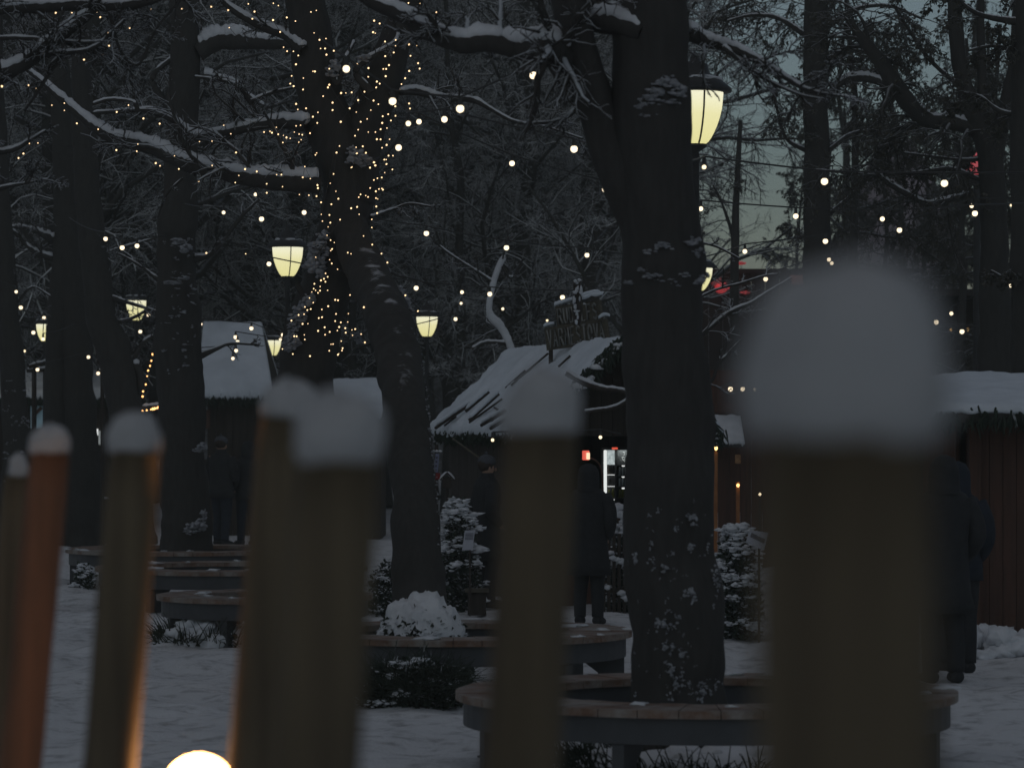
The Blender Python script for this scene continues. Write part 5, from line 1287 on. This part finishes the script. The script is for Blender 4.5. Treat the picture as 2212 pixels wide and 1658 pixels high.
# notices, marker sign, bird house, pickets
def sheet(label, pts, D, tilt=.0, lines=5):
    c = [P(a, b, D) for a, b in pts]; r = thing('notice_sheet', label, 'notice', (c[0]+c[1])/2); m = MB(); nr_ = board(*c, .004, m); m.build('paper', M['paper'], r)
    m = MB(); ex = c[1]-c[0]; ez = c[3]-c[0]
    for k in range(lines):
        a = c[0]+ex*.12+ez*(.55+.07*k)+nr_*.003; m.beam(a, a+ex*.76, .002, .006)
    m.build('print', M['paper_ink'], r)
    m = MB(); q = (c[2]+c[3])/2; m.tube([(q[0], q[1]+.02, 0), (q[0], q[1]+.02, q[2]+.02)], .012, 6); m.build('stake', M['dark_wood'], r)
sheet('pale printed notice hanging in front of the snow laden shrub left of the hut', [(998, 1188), (1021, 1187), (1026, 1144), (1004, 1145)], 36.6)
sheet('pale tilted notice right of the thick trunk, cut off by the nearest pole', [(1611, 1170), (1650, 1189), (1660, 1150), (1620, 1144)], 32.2)
q = P(943, 1003, 38.4); r = thing('marker_sign', 'narrow upright pale blue sign with a red block below, left of the hut', 'sign', (q[0], q[1], 0))
m = MB(); c = [P(*t, 38.4) for t in ((937, 1020), (946, 1020), (949, 980), (941, 979))]; board(*c, .02, m); bdm = m.build('panel', M['blue_paint'], r)
m = MB()
for k in range(4): a = P(941+k*.8, 1015-k*9, 38.37); m.box(a, (.022, .004, .026))
m.build('print', M['paper_ink'], bdm)
m = MB(); m.box(P(944, 1028, 38.4), (.07, .03, .07), bev=.005); m.build('red_block', M['red_paint'], r)
m = MB(); m.tube([(q[0], q[1]+.03, 0), (q[0], q[1]+.03, q[2]+.22)], .02, 8); m.build('post', M['dark_wood'], r)
m = MB()
for k, px in enumerate((936, 944, 951)): m.blob(P(px, 974, 38.4), (.02, .02, .014), .3, 3, 2, k)
m.build('snow', M['snow_limb'], r, True)
q = P(966, 1026, 38.2); r = thing('bird_house', 'tiny dark bird house with a snowy pitched roof left of the hut', 'bird house', (q[0], q[1], 0))
m = MB(); m.box((q[0], q[1], q[2]-.08), (.09, .08, .12), bev=.004); m.tube([(q[0], q[1], 0), (q[0], q[1], q[2]-.14)], .015, 6); m.build('box', M['dark_wood'], r)
m = MB()
for s_ in (-1, 1): m.beam(q+np.array([0, 0, .03]), q+np.array([s_*.075, 0, -.05]), .12, .012)
rf = m.build('roof', M['dark_wood'], r)
m = MB()
for s_ in (-1, 1): pts = np.linspace(q+np.array([0, 0, .035]), q+np.array([s_*.08, 0, -.045]), 6); m.tube(pts, [.012, .02, .022, .02, .018, .008], 8)
m.build('roof_snow', M['snow_limb'], rf, True)
r = thing('picket_fence', 'dark picket fence with snowy garland by the hut counter', 'fence', (GX(1340, 37.2), 37.0, 0))
m = MB()
for i in range(9): m = MB(); xx = GX(1304, 37)+i*.055; m.box((xx, 37.0, .42), (.036, .02, .84+.02*(i % 2)), bev=.004); m.build('picket', M['dark_wood'], r)
m = MB(); m.box((GX(1340, 37), 37.03, .25), (.55, .03, .05)); m.box((GX(1340, 37), 37.03, .68), (.55, .03, .05)); m.build('rail', M['dark_wood'], r)
m = MB()
for k, (px, py, s_) in enumerate([(1318, 1193, .03), (1325, 1205, .035), (1335, 1208, .03), (1343, 1212, .04), (1350, 1218, .035), (1358, 1228, .04), (1355, 1240, .03), (1330, 1100, .05), (1342, 1110, .06), (1352, 1125, .05), (1350, 1140, .04), (1336, 1094, .05), (1300, 1265, .03), (1312, 1268, .03), (1345, 1280, .04), (1358, 1290, .05)]):
    m.blob(P(px, py, 36.9), (s_*1.3, .04, s_*.8), .5, 3, 2, k)
m.build('garland_snow', M['snow_limb'], r, True)
# wooden planter boxes left of the mound / near hut
q = P(1030, 1310, 36.6); r = thing('log_stool', 'small wooden stump seat right of the snow mound', 'stool', (q[0], 36.8, 0))
m = MB(); m.lathe((q[0], 36.8, 0), [(.10, 0), (.095, .12), (.10, .24), (0.001, .24)], 16); m.build('stump', M['dark_wood'], r, True)
m = MB(); m.lathe((q[0], 36.8, 0), [(.001, .242), (.13, .242), (.13, .28), (0.001, .28)], 16); m.build('seat', M['sign_wood'], r)
# awning pole under hut eave
p0, p1 = P(978, 947, 39.5), P(1037, 990, 39.2); m = MB(); m.tube([p0, p1], .012, 6); r = thing('awning_pole', 'thin slanting pole under the left eave of the hut', 'pole', p1); m.build('pole', M['sign_wood'], r)

# ------------------------------------------------------------------ people
def person(x, y, h, face, label, coat='cloth_black', legs='cloth_black', hood=False, hat=False, stride=.0, arms='down', longcoat=False, bag=False, seed=0):
    """face: heading angle (0 = looking along +x)"""
    r = thing('person', label, 'person', (x, y, 0))
    s = h/1.75; ca, sa = math.cos(face), math.sin(face)
    def W(f, l, z): return Vector((f*ca-l*sa, f*sa+l*ca, z))*1.0
    def w(f, l, z): v = W(f*s, l*s, z*s); return (v.x, v.y, v.z)
    V = []; E = []; R = []
    def add(p, rad, par=None):
        V.append(w(*p)); R.append(rad*s)
        if par is not None: E.append((par, len(V)-1))
        return len(V)-1
    pel = add((0, 0, .95), .13); ab = add((0, 0, 1.12), .125, pel); ch = add((.0, 0, 1.32), .145, ab); nb = add((-.01, 0, 1.46), .075, ch)
    nk = add((.0, 0, 1.52), .055, nb); hd = add((.015, 0, 1.60), .088, nk); ht = add((.01, 0, 1.68), .085, hd)
    for sd in (-1, 1):
        st = stride*sd
        hp = add((0, .085*sd, .90), .095, pel); kn = add((.03+st*.5, .09*sd, .50), .060, hp); an = add((st, .10*sd, .10), .043, kn)
        he = add((st-.03, .10*sd, .045), .045, an); to = add((st+.16, .115*sd, .035), .035, he)
        sh = add((0, .17*sd, 1.40), .065, ch)
        if arms == 'down': el = add((-.02, .23*sd, 1.12), .046, sh); wr = add((.06, .24*sd, .88), .030, el); pm = add((.08, .24*sd, .81), .030, wr); dirf = (.01, 0, -1)
        elif arms == 'front': el = add((.02, .22*sd, 1.13), .046, sh); wr = add((.22, .12*sd, 1.10), .030, el); pm = add((.28, .09*sd, 1.11), .030, wr); dirf = (1, -.2*sd, .05)
        else: el = add((-.05, .25*sd, 1.14), .046, sh); wr = add((.08, .19*sd, .97), .032, el); pm = add((.13, .16*sd, .93), .030, wr); dirf = (.8, -.3*sd, -.5)
        px, py, pz = [(.08, .24*sd, .81), (.28, .09*sd, 1.11), (.13, .16*sd, .93)][('down', 'front', 'pocket').index(arms)]
        for kf in range(4):
            off = (kf-1.5)*.019; L = (.055, .065, .062, .048)[kf]
            b0 = add((px+dirf[0]*.03+(off if arms == 'down' else 0), py+dirf[1]*.03+(0 if arms == 'down' else off), pz+dirf[2]*.03), .0095, pm)
            b1 = add((px+dirf[0]*(.03+L*.6)+(off*1.2 if arms == 'down' else 0), py+dirf[1]*(.03+L*.6)+(0 if arms == 'down' else off*1.2), pz+dirf[2]*(.03+L*.6)), .0085, b0)
            add((px+dirf[0]*(.03+L)+(off*1.2 if arms == 'down' else -.005), py+dirf[1]*(.03+L)-.012*sd, pz+dirf[2]*(.03+L)-.006), .007, b1)
        t0 = add((px+.025, py-.018*sd, pz+.005), .010, pm); add((px+.045+dirf[0]*.02, py-.022*sd, pz-.01+dirf[2]*.02), .008, t0)
    me = bpy.data.meshes.new('body_src'); me.from_pydata(V, E, []); me.update()
    tmp = bpy.data.objects.new('body_src', me); COL.objects.link(tmp)
    sk = tmp.modifiers.new('Skin', 'SKIN'); sk.use_smooth_shade = True
    for i, sv in enumerate(me.skin_vertices[0].data): sv.radius = (R[i], R[i]); sv.use_root = (i == 0)
    sb = tmp.modifiers.new('Sub', 'SUBSURF'); sb.levels = 1; sb.render_levels = 1
    bpy.context.view_layer.update(); dg = bpy.context.evaluated_depsgraph_get()
    bme = bpy.data.meshes.new_from_object(tmp.evaluated_get(dg)); bme.name = 'body'
    bpy.data.objects.remove(tmp); bpy.data.meshes.remove(me)
    bme.materials.clear(); bme.materials.append(M['skin']); bo = put('body', bme, r)
    o0 = ORG[r]
    def WW(f, l, z): v = W(f*s, l*s, z*s); return np.array([v.x, v.y, v.z])+o0
    def shell(rows, nm, mt, n=22, amp=.05):
        V_ = []; Fc = []
        for j, (f0, l0, z, rf, rl) in enumerate(rows):
            for i in range(n):
                a = i/n*2*PI; d = 1+amp*noise.noise(Vector((math.cos(a)*2+seed, math.sin(a)*2, z*5)))*1.6
                V_.append(WW(f0+math.cos(a)*rf*d, l0+math.sin(a)*rl*d, z))
        for j in range(len(rows)-1):
            for i in range(n): Fc.append((j*n+i, j*n+(i+1) % n, (j+1)*n+(i+1) % n, (j+1)*n+i))
        Fc.append(tuple(reversed(range(n)))); Fc.append(tuple((len(rows)-1)*n+i for i in range(n)))
        m = MB(); m.add(V_, Fc); return m
    hem = .55 if longcoat else .78
    m = shell([(0, 0, hem, .17+.03*longcoat, .225+.03*longcoat), (0, 0, hem+.15, .165, .22), (0, 0, .98, .15, .20), (0, 0, 1.12, .15, .195), (0, 0, 1.28, .165, .215), (0, 0, 1.40, .155, .225), (-.005, 0, 1.47, .12, .17), (0, 0, 1.52, .085, .09), (0, 0, 1.56, .08, .085)], 'coat', coat)
    for sd in (-1, 1):
        if arms == 'down': ap = [(0, .17*sd, 1.42), (-.02, .235*sd, 1.25), (-.02, .24*sd, 1.12), (.03, .245*sd, .98), (.06, .245*sd, .88)]
        elif arms == 'front': ap = [(0, .17*sd, 1.42), (.0, .23*sd, 1.27), (.02, .225*sd, 1.13), (.12, .18*sd, 1.10), (.22, .125*sd, 1.10)]
        else: ap = [(0, .17*sd, 1.42), (-.03, .24*sd, 1.27), (-.05, .255*sd, 1.14), (.02, .23*sd, 1.04), (.085, .19*sd, .97)]
        m.tube(spline(np.array([WW(*q) for q in ap]), 4), np.interp(np.linspace(0, 1, 17), [0, .3, .6, 1], [.085, .075, .068, .052])*s, 12)
    m.build('coat', M[coat], r, True)
    m = MB()
    for sd in (-1, 1):
        st = stride*sd; pts = [(0, .085*sd, .92), (.02+st*.3, .09*sd, .70), (.03+st*.5, .09*sd, .50), (st*.9, .10*sd, .28), (st, .10*sd, .09)]
        m.tube(spline(np.array([WW(*q) for q in pts]), 4), np.interp(np.linspace(0, 1, 17), [0, .35, .55, .8, 1], [.112, .095, .078, .070, .066])*s, 14)
    m.build('trousers', M[legs], r, True)
    for sd in (-1, 1):
        st = stride*sd; m = MB(); m.tube(np.array([WW(st-.06, .10*sd, .055), WW(st, .10*sd, .06), WW(st+.10, .11*sd, .045), WW(st+.19, .118*sd, .035)]), np.array([.05, .056, .05, .034])*s, 12); m.build('shoe', M['cloth_black'], r, True)
    # face
    m = MB(); m.blob(WW(.105, 0, 1.60), np.array([.016, .016, .024])*s, .1, 2, 2, 1); m.build('nose', M['skin'], r, True)
    m = MB()
    for sd in (-1, 1): m.blob(WW(.088, .032*sd, 1.625), .010*s, 0, 1, 2, 1)
    m.build('eyes', M['paper_ink'], r, True)
    m = MB(); m.blob(WW(.094, 0, 1.562), np.array([.01, .024, .006])*s, .1, 2, 2, 1); m.build('mouth', M['red_wood'], r, True)
    m = MB()
    for sd in (-1, 1): m.blob(WW(.0, .092*sd, 1.605), np.array([.014, .010, .028])*s, .1, 2, 2, 1)
    m.build('ears', M['skin'], r, True)
    if hood:
        m = MB(); rows = [(-.02, 0, 1.47, .12, .13), (-.02, 0, 1.54, .115, .12), (-.015, 0, 1.62, .118, .12), (-.015, 0, 1.69, .112, .112), (-.02, 0, 1.75, .08, .08), (-.02, 0, 1.775, .02, .02)]
        n = 22; Vh = []; Fh = []
        for f0, l0, z, rf, rl in rows:
            for i in range(n):
                a = .55+(2*PI-1.1)*i/(n-1); Vh.append(WW(f0+math.cos(a)*rf, l0+math.sin(a)*rl, z))
        for j in range(len(rows)-1):
            for i in range(n-1): Fh.append((j*n+i, j*n+i+1, (j+1)*n+i+1, (j+1)*n+i))
        m.add(Vh, Fh); m.build('hood', M[coat], r, True)
    elif hat:
        m = MB(); m.blob(WW(-.005, 0, 1.69), np.array([.108, .102, .085])*s, .04, 3, 3, 2, -.035*s); m.blob(WW(-.01, 0, 1.785), .022*s, .3, 4, 2, 1); m.build('knit_hat', M['cloth_grey'], r, True)
    if not hood:
        m = MB(); m.blob(WW(-.022, 0, 1.655), np.array([.098, .098, .085])*s, .08, 4, 3, seed+2); m.build('hair', M['hair'], r, True)
    if bag:
        m = MB(); m.blob(WW(-.21, 0, 1.22), np.array([.09, .15, .21])*s, .08, 2, 3, 3); m.build('backpack', M['cloth_grey'], r, True)
    return r
D = 27.2
person(GX(2038, D), D, 1.76, math.radians(100), 'person in long dark coat standing in front of the red hut, feet nearest', longcoat=True, hood=True, arms='pocket', seed=1)
person(GX(2066, 28.3), 28.3, 1.70, math.radians(80), 'person in dark jacket close behind the one in the long coat', coat='cloth_navy', hood=True, arms='pocket', stride=.03, seed=2)
D = 35
person(GX(1272, D), D, 1.60, math.radians(75), 'hooded person in dark clothes ordering at the hut counter', coat='cloth_black', legs='cloth_black', hood=True, arms='pocket', longcoat=True, seed=3)
person(GX(1052, 38.2), 38.2, 1.66, math.radians(20), 'person in black coat waiting left of the middle pole, before the hut', hat=True, arms='pocket', longcoat=True, seed=4)
D = 57
person(GX(478, D), D, 1.78, math.radians(60), 'person in jeans facing the tall stall, left of the pair', coat='cloth_black', legs='cloth_navy', hat=True, stride=.04, arms='front', seed=5)
person(GX(535, D+.3), D+.3, 1.70, math.radians(120), 'person beside the one in jeans, half hidden by the reddish pole', coat='cloth_black', legs='cloth_navy', hood=True, stride=.05, arms='pocket', seed=6)

# ------------------------------------------------------------------ evening haze
hm = bpy.data.materials.new('haze_air'); hm.use_nodes = True; hn = hm.node_tree
for n_ in list(hn.nodes):
    if n_.type == 'BSDF_PRINCIPLED': hn.nodes.remove(n_)
pv = hn.nodes.new('ShaderNodeVolumePrincipled'); pv.inputs['Color'].default_value = (.86, .92, .86, 1); pv.inputs['Density'].default_value = .0015
hn.links.new(pv.outputs['Volume'], [n_ for n_ in hn.nodes if n_.type == 'OUTPUT_MATERIAL'][0].inputs['Volume'])
m = MB(); m.box((0, 110, 18), (320, 320, 40)); tag(m.build('haze', hm, None, origin=(0, 0, 0)), kind='stuff')
# ------------------------------------------------------------------ camera, sky, light
cam = bpy.data.cameras.new('camera'); co = bpy.data.objects.new('camera', cam); COL.objects.link(co); S.camera = co
co.location = (0, 0, CH); co.rotation_euler = (PI/2, 0, 0)
cam.sensor_width = 36; cam.lens = 36*F/2212; cam.shift_y = (HY-829)/2212
cam.clip_start = .05; cam.clip_end = 2000
cam.dof.use_dof = True; cam.dof.focus_distance = 34; cam.dof.aperture_fstop = 4.7

w = bpy.data.worlds.new('World'); S.world = w; w.use_nodes = True; nt = w.node_tree; bg = nt.nodes['Background']
sky = nt.nodes.new('ShaderNodeTexSky'); sky.sky_type = 'NISHITA'; sky.sun_disc = False
sky.sun_elevation = math.radians(3); sky.sun_rotation = math.radians(180); sky.air_density = 1.0; sky.dust_density = 0.0; sky.ozone_density = 4.0
hs = nt.nodes.new('ShaderNodeHueSaturation'); hs.inputs['Saturation'].default_value = .50; hs.inputs['Hue'].default_value = .492
nt.links.new(sky.outputs[0], hs.inputs['Color']); nt.links.new(hs.outputs[0], bg.inputs['Color'])
bg.inputs['Strength'].default_value = .116
sun = bpy.data.lights.new('sun', 'SUN'); sun.energy = .18; sun.angle = math.radians(120); sun.color = (1, .88, .74)
so = bpy.data.objects.new('sun', sun); COL.objects.link(so); so.rotation_euler = (math.radians(25), 0, math.radians(-20)); so.location = (0, 0, 30)
S.view_settings.view_transform = 'Standard'; S.view_settings.look = 'None'; S.view_settings.exposure = 0; S.view_settings.gamma = 1
S.cycles.max_bounces = 6; S.cycles.diffuse_bounces = 3
S.cycles.use_light_tree = True
